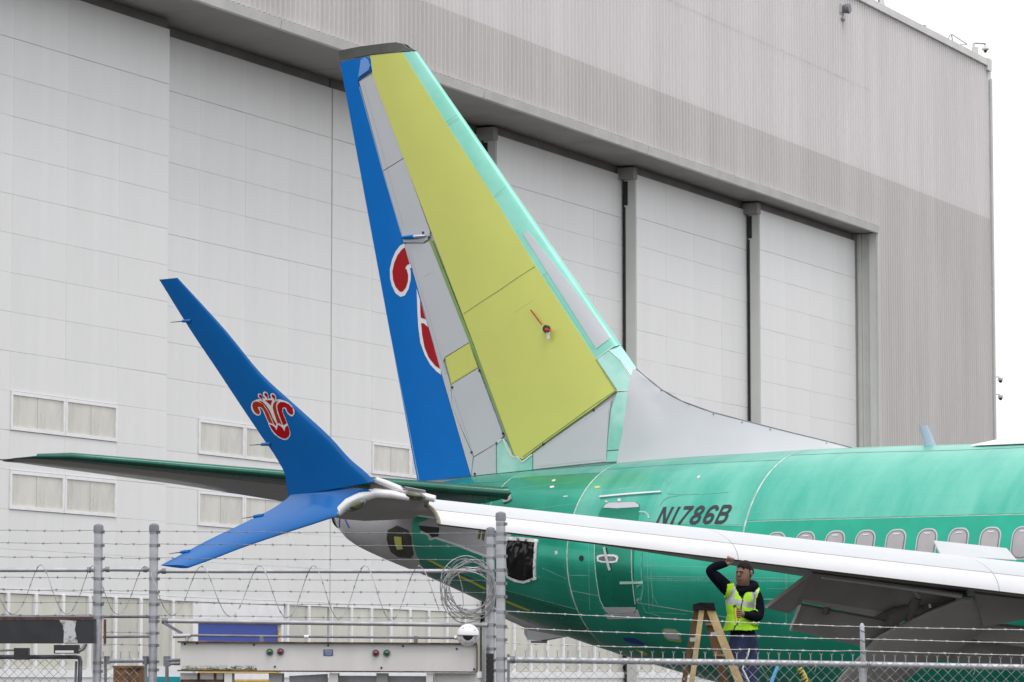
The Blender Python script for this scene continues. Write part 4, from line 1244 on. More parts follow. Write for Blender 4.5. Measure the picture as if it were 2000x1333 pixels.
# ---- wing
UF, LF = 0.45, 0.6
LEX = lambda y: -9.55 + (y - 16.95) * 0.526
ZTOP = lambda y: 3.905 - (16.95 - y) * 0.0885
ZBOT = lambda y: 3.64 - (16.95 - y) * 0.1045
CH = lambda y: 1.45 + (16.95 - y) * 0.27 if y > 5.8 else 1.45 + 11.15 * .27 + (5.8 - y) * .72
for sd_ in (1, -1):
    wing = empty('wing', parent=airplane)
    wing['label'] = ('starboard' if sd_ > 0 else 'port') + ' wing with white slats'
    st = []
    for y in (1.0, 1.9, 3.5, 5.8, 8, 10, 11.5, 13, 14.5, 16, 16.9):
        le = (LEX(y) + 0.22, y * sd_, ZTOP(y) - 0.10); te = (LEX(y) + 0.25 + CH(y), y * sd_, ZBOT(y) + 0.275)
        st.append((le, te, .11 if y > 6 else .12))
    st.append(((LEX(17.0) + .05, 17.0 * sd_, 3.955), (-8.08, 17.0 * sd_, 3.76), .10))
    st.append(((LEX(17.15) + .10, 17.15 * sd_, 3.99), (-8.12, 17.15 * sd_, 3.80), .10))
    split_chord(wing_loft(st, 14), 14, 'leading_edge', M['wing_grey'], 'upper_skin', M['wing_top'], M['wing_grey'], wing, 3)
    # slats: drooped curved shells in lengths
    prof = [(.42, 0.0), (.30, -.035), (.20, -.08), (.13, -.12), (.085, -.155), (.045, -.205), (.018, -.255), (.004, -.30), (.002, -.33)]
    innr = [(.05, -.315), (.055, -.26), (.10, -.19), (.17, -.125), (.26, -.07), (.42, -.012)]
    def SP(y, d_, z_):
        y = y - .13 * (1 - d_ / .42)
        return Vector((LEX(y), y * sd_, ZTOP(y))) + Vector((.885, -.466 * sd_, 0)) * d_ + Vector((0, 0, z_ * (ZTOP(y) - ZBOT(y)) / 0.33))
    for y0, y1, nm in ((17.03, 14.22, 'slat'), (14.214, 11.60, 'slat'), (11.594, 8.7, 'slat'), (8.694, 5.6, 'slat')):
        for part, (ka, kb), mm in (('upper', (0, 4), 'slat2'), ('nose', (4, 9), 'slat')):
            pr_ = prof[ka:kb] if part == 'nose' else prof[0:5]
            secs = []
            for i in range(9):
                y = y0 + (y1 - y0) * i / 8
                H = (ZTOP(y) - ZBOT(y)) / 0.33
                nx_ = Vector((.885, -.466 * sd_, 0))      # aft, square to the leading edge
                P = []
                skew = 0.0
                if i == 0 and y0 > 16: pass
                for d_, z_ in pr_:
                    sh = 0.10 * (1 - d_ / .52) if (i == 0 or i == 8) else 0
                    P.append(SP(y, d_, z_))
                secs.append(P)
            mb = MB(); mb.loft(secs, cap=False, closed=False)
            if part == 'upper':
                sl = mb.build('slat', M[mm], wing, 50)
            else:
                mb.build('slat_nose', M[mm], sl, 50)
                ins = []
                for i in range(9):
                    y = y0 + (y1 - y0) * i / 8
                    H = (ZTOP(y) - ZBOT(y)) / 0.33
                    ins.append([SP(y, d_, z_) for d_, z_ in [prof[-1]] + innr + [prof[0]]])
                mb = MB(); mb.loft(ins, cap=False, closed=False); mb.build('slat_back', M['wing_grey'], sl, 50)
                # end ribs
                for y in (y0, y1):
                    H = (ZTOP(y) - ZBOT(y)) / 0.33
                    ring = [SP(y, d_, z_) for d_, z_ in prof + innr]
                    mb = MB(); mb.add(ring, [tuple(range(len(ring)))]); mb.build('slat_end', M['slat2'], sl)
                if y0 > 17 and sd_ > 0:
                    mb = MB(); mb.tube([SP(17.034, d_, z_) for d_, z_ in prof[2:]], .010, 6); mb.build('end_seal', mat('seal_tan', (.36, .29, .16), .5, var=.2), sl, 60)
                mb = MB()
                mb.tube([SP(y, .083, -.156) for y in (y0, y1)], .0032, 4)
                mb.build('slat_seam', M['cone_grey'], sl)
                mb = MB()
                mb.tube([SP(y, .035, -.328) for y in (y0, y1)], .016, 6)
                mb.build('slat_edge_shade', mat('edge_shade_brown', (0.10, 0.075, 0.075), 0.4, var=.2), sl, 60)  # dark tube: slat's lower edge plus the gap's shadow, put into its colour

# everything below is on the starboard wing that faces us
wing = [o for o in airplane.children if o.name == 'wing'][0]
def on_wing(u, v, d):
    """meet the upright plane that runs parallel to the leading edge, d metres behind it"""
    return on_plane(u, v, (LEX(16.95) + d, 16.95, 0), (1, -0.526, 0))
# slat track fairings (small canoe bumps) under the slat
for u, v, L in ((1352, 1089, .42), (1552, 1112, .42)):
    c_ = on_wing(u, v, .45); mb = MB(); secs = []
    for i in range(9):
        t_ = i / 8; r_ = .075 * math.sqrt(max(.01, 1 - (2 * t_ - 1) ** 2))
        secs.append([c_ + Vector((.5 * L * (2 * t_ - 1) * .9, -.5 * L * (2 * t_ - 1) * .45, .08)) + Vector((0, r_ * .8 * math.cos(2 * math.pi * k / 12), r_ * 1.25 * math.sin(2 * math.pi * k / 12))) for k in range(12)])
    mb.loft(secs); mb.build('track_fairing', M['wing_grey'], wing, 60)
# raised spoiler
q = [on_wing(u, v, d_) for u, v, d_ in ((1824, 1056, 1.95), (1966, 1071, 1.95), (1986, 1094, 1.75), (1838, 1084, 1.75))]
mb = MB(); mb.prism(q, (0.02, -.01, -0.004)); mb.build('spoiler', M['slat2'], wing)
# flaps hanging down behind the wing
FL = lambda L: [on_wing(u, v, d_) for u, v, d_ in L]
def slab(name, L, m, th=(0.05, -0.03, 0.03), parent=wing):
    mb = MB(); mb.prism(FL(L), th); return mb.build(name, m, parent)
fa = slab('flap', [(1588, 1120, 2.10), (1890, 1160, 2.10), (1890, 1215, 2.42), (1732, 1211, 2.50), (1567, 1176, 2.50), (1543, 1199, 2.62), (1497, 1189, 2.62)], M['flap_grey'])
fa['label'] = 'dark grey flap hanging below the wing'
slab('flap_shroud', [(1567, 1166, 2.46), (1732, 1196, 2.46), (1732, 1209, 2.47), (1566, 1176, 2.47)], M['wing_grey'], (.02, -.01, .0), fa)
mb = MB(); ee = FL([(1606, 1129, 1.98), (1700, 1141, 1.98), (1800, 1154, 1.96), (1878, 1165, 1.92)]); mb.tube(ee, [.012, .014, .022, .03], 6); mb.build('flap_nose', M['slat'], fa, 60)
slab('flap_tip_strip', [(1497, 1188, 2.60), (1543, 1148, 2.58), (1546, 1150, 2.6), (1500, 1190, 2.61)], M['slat2'], (.02, -.01, 0), fa)
fb = slab('flap', [(1565, 1183, 2.72), (1745, 1217, 2.72), (1800, 1240, 2.8), (1740, 1276, 2.95), (1700, 1267, 2.95), (1546, 1231, 2.95)], M['flap_grey'])
fb['label'] = 'lower dark grey aft flap'
slab('flap_tip_strip', [(1543, 1232, 2.94), (1557, 1200, 2.85), (1559, 1200, 2.85), (1547, 1234, 2.95)], M['slat2'], (.02, -.01, 0), fb)
mb = MB(); mb.bar(*FL([(1621, 1170, 2.55), (1613, 1198, 2.7)]), .07, .05, (1, 0, 0)); mb.build('flap_hinge', M['header'], fb)
# inboard flap and the fixed fairing at the right edge
fc = slab('flap', [(1880, 1215, 2.3), (2060, 1235, 2.3), (2060, 1275, 2.4), (1850, 1240, 2.4)], M['wing_grey'])
fd = slab('flap', [(1850, 1240, 2.9), (1905, 1243, 2.85), (2060, 1272, 2.85), (2060, 1318, 3.1), (1960, 1303, 3.1), (1790, 1285, 3.05)], M['flap_grey'])
mb = MB(); mb.bar(*FL([(1956, 1232, 2.4), (1944, 1256, 2.6)]), .07, .05, (1, 0, 0)); mb.build('flap_hinge', M['header'], fd)
fe = slab('inboard_fairing', [(1905, 1160, 1.6), (2070, 1180, 1.6), (2070, 1190, 1.7), (1990, 1212, 1.8), (1960, 1219, 1.85), (1921, 1224, 1.9)], M['wing_grey'])
# actuator and links in the flap cove
mech = empty('flap_mechanism', parent=wing)
for nm, L, r_ in (('actuator', [(1880, 1172, 2.2), (1840, 1180, 2.3), (1800, 1190, 2.35)], .075), ('link', [(1790, 1168, 2.25), (1783, 1185, 2.3), (1772, 1205, 2.4)], .06), ('link', [(1745, 1200, 2.35), (1775, 1190, 2.35), (1812, 1196, 2.35)], .07), ('screw_jack', [(1735, 1208, 2.4), (1760, 1198, 2.38)], .09), ('bolt', [(1815, 1180, 2.15), (1817, 1187, 2.15)], .02), ('rod', [(1868, 1160, 2.0), (1869, 1174, 2.0)], .008), ('link', [(1752, 1214, 2.4), (1750, 1224, 2.45)], .035)):
    mb = MB(); mb.tube(FL(L), r_, 10); mb.build(nm, M['chrome'] if nm in ('bolt', 'rod') else M['header'], mech, 50)
mb = MB(); mb.prism(FL([(1778, 1150, 2.1), (1786, 1152, 2.1), (1797, 1166, 2.1), (1796, 1170, 2.1), (1786, 1158, 2.1)]), (.03, -.02, 0)); mb.build('bracket', M['slat2'], mech)
mb = MB(); mb.prism(FL([(1712, 1205, 2.42), (1795, 1163, 2.3), (1805, 1190, 2.35), (1760, 1216, 2.45)]), (.05, -.03, 0)); mb.build('gear_plate', M['header'], mech)
# canoe fairing of the flap track, drooped with the flaps
axis_px = [((1907, 1166), (1919, 1194), 1.75), ((1893, 1164), (1921, 1222), 1.9), ((1838, 1187), (1898, 1244), 2.15), ((1780, 1211), (1855, 1276), 2.45), ((1722, 1242), (1808, 1297), 2.75), ((1695, 1275), (1756, 1330), 3.05), ((1660, 1312), (1716, 1362), 3.35), ((1625, 1352), (1655, 1392), 3.65)]
mb = MB(); secs = []
for (a_, c_, d_) in axis_px:
    A, B = on_wing(*a_, d_), on_wing(*c_, d_ + .05)
    mid = (A + B) / 2; hv = (A - B) / 2
    sdv = Vector((0.30, 0.95, 0)).normalized() * min(0.21, hv.length * .9)
    secs.append([mid + hv * math.cos(2 * math.pi * k / 24) + sdv * (abs(math.sin(2 * math.pi * k / 24)) ** .75) * math.copysign(1, math.sin(2 * math.pi * k / 24)) for k in range(24)])
mb.loft(secs); cf = mb.build('flap_track_fairing', M['wing_grey'], wing, 60)
cf['label'] = 'long grey canoe fairing drooping under the wing'

# ---- split winglet
def wl_up(u, v):
    y = 17.4
    for _ in range(6):
        p = on_y(u, v, y); y = 17.36 + .29 * (p.z - 3.95)
    return p
def wl_dn(u, v):
    y = 17.4
    for _ in range(8):
        p = on_y(u, v, y); y = 17.36 + .85 * max(0.0, 3.93 - p.z)
    return p
def blade(pairs, hit, tk, nrm, sub=4):
    L = [(hit(*a_), hit(*b_)) for a_, b_ in pairs]
    # smooth along the span
    xs = list(range(len(L)))
    fl = [[pchip(xs, [L[i][j][k] for i in xs]) for k in range(3)] for j in range(2)]
    secs = []
    es = [(1 - math.cos(math.pi * i / 12)) / 2 for i in range(13)]
    for q_ in range((len(L) - 1) * sub + 1):
        t_ = q_ / sub
        le = Vector([f_(t_) for f_ in fl[0]]); te = Vector([f_(t_) for f_ in fl[1]])
        d = te - le; c = d.length
        up = (Vector(nrm(t_)) - d.normalized() * d.normalized().dot(Vector(nrm(t_)))).normalized()
        tt = tk(t_)
        yt = lambda e: 5 * tt * c * (0.2969 * math.sqrt(e) - 0.126 * e - 0.3516 * e * e + 0.2843 * e ** 3 - 0.1036 * e ** 4)
        U = [le + d * e + up * yt(e) for e in es]; Lo = [le + d * e - up * yt(e) for e in es[::-1][1:-1]]
        secs.append(U + Lo)
    return secs
UP = [((347, 543), (311, 546.5)), ((441, 646), (372, 645)), ((511, 731), (425, 724)), ((575, 790), (466, 786)), ((645, 854), (509, 850)), ((684, 897), (541, 897)), ((710, 919), (557, 930)), ((733, 940), (563, 970))]
wlt = empty('winglet', parent=airplane)
wlt['label'] = 'glossy blue split winglet with red emblem'
secs_u = blade(UP, wl_up, lambda t_: .075, lambda t_: (0, 1, -.29))
mb = MB(); mb.loft(secs_u); wu = mb.build('upper_blade', M['blue_wl'], wlt, 50)
DN = [((369, 1108.5), (313, 1104.5)), ((420, 1090), (347, 1087)), ((472, 1070), (405, 1056)), ((566, 1038), (484, 1018)), ((630, 1017), (535, 992)), ((659, 1006), (563, 972)), ((668, 988), (566, 968)), ((690, 971), (567, 966)), ((724, 960), (568, 963))]
secs_d = blade(DN, wl_dn, lambda t_: .085, lambda t_: (0, .55, .8))
mb = MB(); mb.loft(secs_d); wd_ = mb.build('lower_blade', M['blue_wl'], wlt, 50)
# static wicks
for hit, a_, b_ in ((wl_up, (366, 627), (333, 630)), (wl_up, (520, 868), (487, 870)), (wl_dn, (505, 1008), (473, 1013)), (wl_dn, (362, 1078), (330, 1082))):
    p, q_ = hit(*a_), hit(*b_)
    mb = MB(); mb.tube([p + Vector((-.06, -.0, 0)), p, p.lerp(q_, .28)], [.022, .02, .016], 6); o = mb.build('wick_mount', M['blue_wl'], wlt, 60)
    mb = MB(); mb.tube([p.lerp(q_, .25), q_], [.006, .003], 5); mb.build('static_wick', M['ink'], wlt)
# emblem on the upper blade: flat print lying on the blade surface
sec_n = len(secs_u)
def wl_surf(u, v, off):
    """outboard face of the blade under a point, found by marching onto the loft's camera-side skin"""
    p = wl_up(u, v)
    # interpolate the blade half-thickness at this height
    best = min(range(sec_n), key=lambda i: abs((secs_u[i][0].z + secs_u[i][12].z) / 2 + (p.x - (secs_u[i][0].x + secs_u[i][12].x) / 2) * ((secs_u[i][12].z - secs_u[i][0].z) / max(1e-4, secs_u[i][12].x - secs_u[i][0].x)) - p.z))
    S_ = secs_u[best]
    le, te = S_[0], S_[12]
    e = min(max((p - le).dot(te - le) / (te - le).length_squared, 0.0), 1.0)
    c = (te - le).length
    th_ = 5 * .075 * c * (0.2969 * math.sqrt(e) - 0.126 * e - 0.3516 * e * e + 0.2843 * e ** 3 - 0.1036 * e ** 4)
    nrm = Vector((0, 1, -.29)).normalized()
    o, d = local_ray(u, v)
    tgt = p + nrm * (th_ + off)
    return o + d * ((tgt - o).dot(nrm) / d.dot(nrm))
def wl_patch(name, px, m, off):
    return patch(name, [(x / 100, y / 100) for x, y in px], lambda a_, c_, o_: wl_surf(a_ * 100, c_ * 100, o_), m, wu, off=off, step=0.12, skirt=0)
Zl = lambda L: sc_(L, 480, 755, 11.59)
OUT = [(150, 350), (120, 410), (118, 480), (140, 550), (180, 615), (235, 655), (290, 668), (335, 640), (345, 590), (330, 530), (312, 492), (345, 495), (385, 540), (430, 650), (480, 760), (530, 900), (580, 1000), (650, 1090), (740, 1160), (840, 1210), (910, 1215), (970, 1180), (1005, 1120), (1010, 1040), (985, 950), (940, 830), (895, 710), (850, 600), (840, 540), (855, 500), (890, 500), (905, 545), (950, 620), (1010, 675), (1065, 680), (1100, 630), (1103, 560), (1075, 480), (1020, 410), (940, 350), (850, 315), (775, 295), (690, 300), (690, 240), (660, 180), (610, 150), (565, 165), (555, 210), (575, 262), (545, 280), (515, 265), (520, 215), (490, 150), (435, 115), (395, 135), (388, 185), (400, 230), (440, 262), (420, 275), (385, 268), (385, 230), (345, 175), (300, 158), (270, 185), (280, 240), (320, 290), (240, 300)]
wl_patch('emblem_outline', Zl(OUT), M['mark_white'], 0.004)
for nm, L, mm in (
    ('emblem_petal', [(165, 365), (145, 430), (165, 520), (210, 595), (265, 630), (310, 620), (315, 570), (285, 510), (268, 475), (310, 462), (370, 490), (420, 570), (465, 680), (520, 815), (610, 850), (560, 720), (510, 600), (450, 500), (380, 400), (290, 350), (220, 340)], 'red_or'),
    ('emblem_petal', [(290, 322), (370, 345), (460, 430), (545, 560), (610, 720), (690, 850), (670, 895), (635, 850), (570, 690), (505, 560), (420, 430)], 'red_or'),
    ('emblem_petal', [(430, 315), (600, 315), (570, 385), (565, 440), (510, 380)], 'red'),
    ('emblem_petal', [(735, 320), (660, 345), (620, 400), (610, 490), (650, 640), (720, 840), (760, 835), (820, 880), (770, 750), (705, 590), (680, 470), (690, 380)], 'red_or'),
    ('emblem_petal', [(790, 352), (730, 390), (708, 460), (730, 570), (790, 740), (850, 885), (925, 830), (870, 690), (825, 570), (825, 500), (860, 472), (910, 490), (945, 580), (1010, 640), (1060, 640), (1080, 580), (1050, 490), (980, 410), (880, 360)], 'red'),
    ('emblem_petal', [(535, 865), (600, 880), (660, 930), (695, 1000), (720, 900), (740, 870), (810, 920), (875, 1015), (890, 930), (940, 880), (980, 960), (995, 1050), (970, 1140), (900, 1185), (820, 1175), (720, 1120), (630, 1030), (570, 940)], 'red')):
    wl_patch(nm, Zl(L), M[mm], 0.007)
for cx, cy, tx_, ty_ in ((335, 230, 372, 325), (460, 195, 500, 290), (625, 230, 655, 320)):
    wl_patch('emblem_bud', Zl([(cx + 40 * math.cos(k * .5236) * 1.0 + 12 * math.sin(k * .5236), cy + 48 * math.sin(k * .5236) + 10 * math.cos(k * .5236)) for k in range(12)]), M['red'], 0.007)
    wl_patch('emblem_stem', Zl(stroke([(cx + 20, cy + 30), (tx_, ty_)], 16)), M['red'], 0.0075)
# bright metal leading edges that part at the wing tip
def tip(u, v, y): return on_y(u, v, y)
tipf = empty('wing_tip', parent=airplane)
E_ = lambda L: [tip(*q) for q in L]
mb = MB(); pth = E_([(850, 975, 16.93), (810, 966, 17.03), (780, 957, 17.14), (755, 946, 17.24), (733, 937, 17.34)])
mb.tube(pth, [.035, .042, .042, .038, .03], 10); mb.build('upper_leading_edge', M['slat'], tipf, 60)
mb = MB(); pth2 = E_([(800, 973, 17.12), (765, 966, 17.22), (735, 963, 17.30), (705, 972, 17.36), (680, 984, 17.42), (666, 996, 17.47), (660, 1006, 17.50)])
mb.tube(pth2, [.03, .042, .05, .055, .055, .045, .025], 12); mb.build('lower_leading_edge', M['slat'], tipf, 60)
# underside web between the two edges and the wing
web = []
for (a_, b_) in (((848, 972, 16.96), (850, 1020, 16.75)), ((800, 975, 17.12), (800, 1024, 16.9)), ((760, 972, 17.22), (750, 1026, 17.05)), ((710, 984, 17.36), (705, 1022, 17.2)), ((668, 1004, 17.47), (668, 1013, 17.35))):
    A, B = tip(*a_), tip(*b_)
    B = B + Vector((.35, -.1, 0.05))
    web.append([A + Vector((.04, 0, .02)), A.lerp(B, .3) + Vector((0, 0, -.01)), A.lerp(B, .65) + Vector((0, 0, -.02)), B])
mb = MB(); mb.loft(web, cap=False, closed=False); mb.build('tip_underside', M['wing_grey'], tipf, 60)
web2 = E_([(722, 937, 17.36), (733, 938, 17.34), (770, 953, 17.2), (800, 970, 17.1), (765, 964, 17.22), (728, 958, 17.33)])
mb = MB(); mb.prism(web2, (.03, -.01, 0)); mb.build('junction_web', mat('web_brown', (0.14, 0.13, 0.125), 0.4, coat=.3), tipf)
M['lens'] = mat('lens_glass', (0.07, 0.085, 0.035), 0.05, var=0.5, scale=14, coat=1.0, stretch=(1, 1, 3))
for c_, a_, b_, yy in (((806, 969), .10, .033, 17.06), ((694, 987), .085, .042, 17.42)):
    cc = tip(*c_, yy) + Vector((-.035, .02, 0))
    for nm, kk, mm in (('lamp_bezel', 1.28, M['galv_dark']), ('lamp_lens', 1.0, M['lens'])):
        mb = MB()
        sl_ = -.10 if c_[0] > 750 else .32
        secs = []
        for i in range(9):
            t_ = math.pi * i / 8; rr_ = math.sin(t_) + .02
            secs.append([cc + Vector((-.72 * -math.cos(t_) * a_ * kk, .72 * -math.cos(t_) * a_ * kk * -.7, 0)) + Vector((0, 0, sl_ * -math.cos(t_) * a_ * kk)) + Vector((-.03 if kk == 1 else .0, .03 if kk == 1 else 0, 0)) + Vector((-.5 * rr_ * .035 * math.cos(2 * math.pi * k / 12), .5 * rr_ * .035 * math.cos(2 * math.pi * k / 12), rr_ * b_ * kk * math.sin(2 * math.pi * k / 12))) for k in range(12)])
        mb.loft(secs); mb.build(nm, mm, tipf, 60)

# ---- taped black plastic on the fuselage side (a loose sheet)
sheet = empty('plastic_sheet', plane_mx @ fus(*fus_hit(1020, 1130)))
tag(sheet, 'black plastic sheet taped over an opening on the green fuselage', 'plastic sheet')
def world_parent(o, p):
    o.parent = None
    mw = plane_mx.copy()
    o.parent = p
    o.matrix_parent_inverse = Matrix.Identity(4)
    o.matrix_local = p.matrix_basis.inverted() @ mw
for nm, px, mm, of, wr in (('sheet', [(994, 1056), (1018, 1057), (1046, 1060), (1044, 1090), (1042, 1126), (1024, 1134), (1008, 1131), (995, 1124), (991, 1090)], 'plastic', .03, .012),
                       ('tape', stroke([(990, 1052.5), (1020, 1053.5), (1052, 1057.5)], 7), 'tape', .026, .003), ('tape', stroke([(1049, 1058), (1046, 1090), (1046, 1130)], 4.5), 'tape', .026, .003), ('tape', stroke([(1049, 1129), (1025, 1136), (1008, 1133), (993, 1125)], 4.5), 'tape', .04, .003), ('tape', stroke([(991.5, 1056), (989, 1090), (992, 1126)], 3.5), 'tape', .028, .003)):
    o = fus_patch(nm, px, M[mm], None, off=of, step=0.035 if nm == 'sheet' else .06, skirt=.02, wrinkle=wr, smooth=50)
    world_parent(o, sheet)

# ------------------------------------------------------------------ person on a step ladder under the wing
YP = (plane_mx @ Vector((-11.4, 14.5, 2.5))).y
K_ = YP / (FPX / math.cos(PITCH)) * 1.0
FEET = at_depth(1468, 1200, YP); FEET.z = 1.56
M['skin'] = mat('skin_tone_shaded', (0.22, 0.12, 0.085), 0.5, var=0.08, scale=8)  # darkened: the wing's shade is put into the skin colour
M['hoodie'] = mat('navy_hoodie', (0.005, 0.006, 0.012), 0.9, spec=0.08, var=0.25, scale=9, bump=0.3, bscale=60)
M['jeans'] = mat('dark_jeans', (0.018, 0.028, 0.085), 0.8, var=0.3, scale=10, bump=0.2, bscale=90)
M['hair'] = mat('dark_hair', (0.014, 0.010, 0.008), 0.6, spec=0.15, var=0.4, scale=30, bump=0.5, bscale=80)
M['hivis'] = mat('hivis_yellow', (0.36, 0.72, 0.008), 0.6, var=0.12, scale=6, bump=0.3, bscale=25)
M['reflect'] = mat('reflective_tape', (0.38, 0.38, 0.40), 0.35, metal=0.3, var=0.05, scale=6)
M['boot'] = mat('boot_leather', (0.03, 0.022, 0.015), 0.6, var=0.3)
def pp(u, v, dy=0.0):
    return at_depth(u, v, YP + dy) - FEET
person = empty('person', FEET)
tag(person, 'person in yellow safety vest and dark hoodie reaching up under the wing', 'person')
J = []   # joints: (co, radius x, radius y)
E2 = []
def j(co, r, ry=None, par=None):
    J.append((Vector(co), r, ry or r))
    if par is not None: E2.append((par, len(J) - 1))
    return len(J) - 1
pel = j(pp(1452, 1251, .02), .155, .125)
wst = j(pp(1450, 1230, .02), .150, .120, pel)
mid = j(pp(1446, 1205, .02), .160, .125, wst)
cst = j(pp(1446, 1180, .02), .175, .130, mid)
upc = j(pp(1449, 1162, .02), .150, .115, cst)
nkb = j(pp(1452, 1150, .02), .078, .078, upc)
nk = j(pp(1452, 1142, .0), .060, .062, nkb)
jaw = j(pp(1450, 1133, -.03), .068, .075, nk)
hd = j(pp(1454, 1120, -.02), .078, .092, jaw)
hd2 = j(pp(1457, 1104, .0), .080, .094, hd)
rs0 = j(pp(1431, 1155, .02), .085, .085, upc)
rs1 = j(pp(1420, 1150, .0), .082, .08, rs0)
ru = j(pp(1404, 1133, -.04), .070, .068, rs1)
re_ = j(pp(1384, 1114, -.08), .060, .060, ru)
rf = j(pp(1400, 1105, -.08), .052, .052, re_)
rw = j(pp(1415, 1102, -.08), .040, .036, rf)
rh = j(pp(1422, 1101, -.08), .036, .026, rw)
rh2 = j(pp(1425, 1096.5, -.08), .034, .018, rh)
ls0 = j(pp(1468, 1158, .02), .085, .085, upc)
ls1 = j(pp(1477, 1162, .02), .080, .078, ls0)
lu = j(pp(1482, 1185, .0), .068, .066, ls1)
le_ = j(pp(1482, 1206, -.05), .060, .058, lu)
lf = j(pp(1469, 1204, -.16), .052, .050, le_)
lw = j(pp(1454, 1200.5, -.24), .036, .036, lf)
lh = j(pp(1448, 1200, -.26), .034, .028, lw)
lh2 = j(pp(1442, 1199, -.28), .034, .024, lh)
for sgn, hu, ku, au in ((-1, 1441, 1447, 1462), (1, 1464, 1465, 1476)):
    h_ = j(pp(hu, 1268, .02 + .03 * sgn), .100, .105, pel)
    zk = Vector((pp(ku, 1350, -.06 + .06 * sgn)))
    k_ = j(zk, .068, .072, h_)
    an_ = pp(au, 1400, .06 * sgn); an_.z = .09
    a2 = j((zk + an_) / 2 + Vector((.01, .02, .05)), .062, .066, k_)
    a3 = j(an_, .046, .050, a2)
    j(an_ + Vector((-.02, -.03, -.045)), .042, .045, a3)
    j(an_ + Vector((-.14, -.10, -.055)), .040, .030, len(J) - 1)
me = bpy.data.meshes.new('body_skeleton')
me.from_pydata([q[0] for q in J], E2, [])
bo = bpy.data.objects.new('body', me); C.objects.link(bo)
md = bo.modifiers.new('skin', 'SKIN'); md.use_smooth_shade = True
sl_ = me.skin_vertices[0].data if me.skin_vertices else None
if sl_ is None:
    bm = bmesh.new(); bm.from_mesh(me); bm.verts.layers.skin.verify(); bm.to_mesh(me); bm.free()
    sl_ = me.skin_vertices[0].data
for i, (c_, a_, b_) in enumerate(J):
    sl_[i].radius = (a_, b_); sl_[i].use_root = (i == 0)
ss = bo.modifiers.new('sub', 'SUBSURF'); ss.levels = 4; ss.render_levels = 4
bpy.context.view_layer.update()
dg = bpy.context.evaluated_depsgraph_get()
bmesh_ = bpy.data.meshes.new_from_object(bo.evaluated_get(dg))
bpy.data.objects.remove(bo)
bmesh_.name = 'body'
body = obj('body', bmesh_, person)
bmesh_.materials.clear()
for k_ in ('hoodie', 'skin', 'jeans', 'boot', 'hair'): bmesh_.materials.append(M[k_])
belt = pp(1450, 1240).z
hc_ = pp(1454, 1118, -.02); jawc = pp(1450, 1133, -.03)
collar = pp(1452, 1145).z
rwp, lwp = J[rw][0], J[lw][0]
rh_d = (J[rh2][0] - J[rw][0]).normalized(); lh_d = (J[lh2][0] - J[lw][0]).normalized()
for p in bmesh_.polygons:
    c_ = p.center
    p.use_smooth = True
    mi = 0
    if c_.z < .12: mi = 3
    elif c_.z < belt: mi = 2
    elif c_.z > collar and abs(c_.x - hc_.x) < .14:
        mi = 1
        # hair: top, back and sides of the head; the face looks left and down
        f_ = (c_ - hc_).normalized()
        face = f_.x * -.62 + f_.y * -.78
        wob = .012 * math.sin(c_.x * 160 + c_.y * 90)
        if (face < .30 and c_.z > hc_.z - .045 + wob + max(0, face) * .16) or c_.z > hc_.z + .034 + wob: mi = 4
    if (c_ - rwp).dot(rh_d) > .02 and (c_ - rwp).length < .16: mi = 1
    if (c_ - lwp).dot(lh_d) > .02 and (c_ - lwp).length < .14: mi = 1
    p.material_index = mi
body['label'] = 'figure in dark hoodie and jeans, one arm raised'
# face, ear, hair volume
fd_ = Vector((-.62, -.78, -.08)).normalized()
sv = Vector((0, 0, 1)).cross(fd_).normalized()
def blob(mb, c_, rx, ry, rz, n=10):
    secs = []
    for i in range(n + 1):
        t_ = math.pi * i / n; rr_ = max(math.sin(t_), .03)
        secs.append([c_ + sv * (rx * rr_ * math.cos(2 * math.pi * k / n)) + fd_ * (ry * rr_ * math.sin(2 * math.pi * k / n)) + Vector((0, 0, -rz * math.cos(t_))) for k in range(n)])
    mb.loft(secs)
mb = MB(); blob(mb, hc_ + fd_ * .092 + Vector((0, 0, -.018)), .013, .022, .026); blob(mb, hc_ + fd_ * .086 + Vector((0, 0, .018)), .045, .012, .010)
blob(mb, hc_ + fd_ * .083 + Vector((0, 0, -.062)), .024, .010, .008); blob(mb, hc_ - sv * -.083 + Vector((0, 0, -.01)), .010, .020, .030); blob(mb, hc_ - sv * .083 + Vector((0, 0, -.01)), .010, .020, .030)
mb.build('facial_features', M['skin'], person, 60)
for e in (-1, 1):
    mb = MB(); blob(mb, hc_ + fd_ * .083 + sv * (.031 * e) + Vector((0, 0, .002)), .014, .008, .006, 8); mb.build('eye', M['ink'], person, 60)
mb = MB(); secs = []
for i in range(9):
    t_ = i / 8 * 1.42; rr_ = math.sin(t_ + .03)
    ring = []
    for k in range(28):
        a_ = 2 * math.pi * k / 28; fr_ = math.sin(a_)          # +1 = forehead, -1 = nape
        rip = 1 + .035 * math.sin(k * 2.7 + i * 1.3) * (i / 8)
        ring.append(hc_ + Vector((.006, .010, .020)) + sv * (.082 * rr_ * rip * math.cos(a_)) + fd_ * ((.080 if fr_ > 0 else .100) * rr_ * rip * fr_) + Vector((0, 0, .098 * math.cos(t_) + (.030 * max(fr_, 0) - .055 * max(-fr_, 0) - .012) * (i / 8) ** 2 + .006 * math.sin(k * 3.1) * (i / 8))))
    secs.append(ring)
mb.loft(secs, cap=False); mb.build('hair', M['hair'], person, 60)
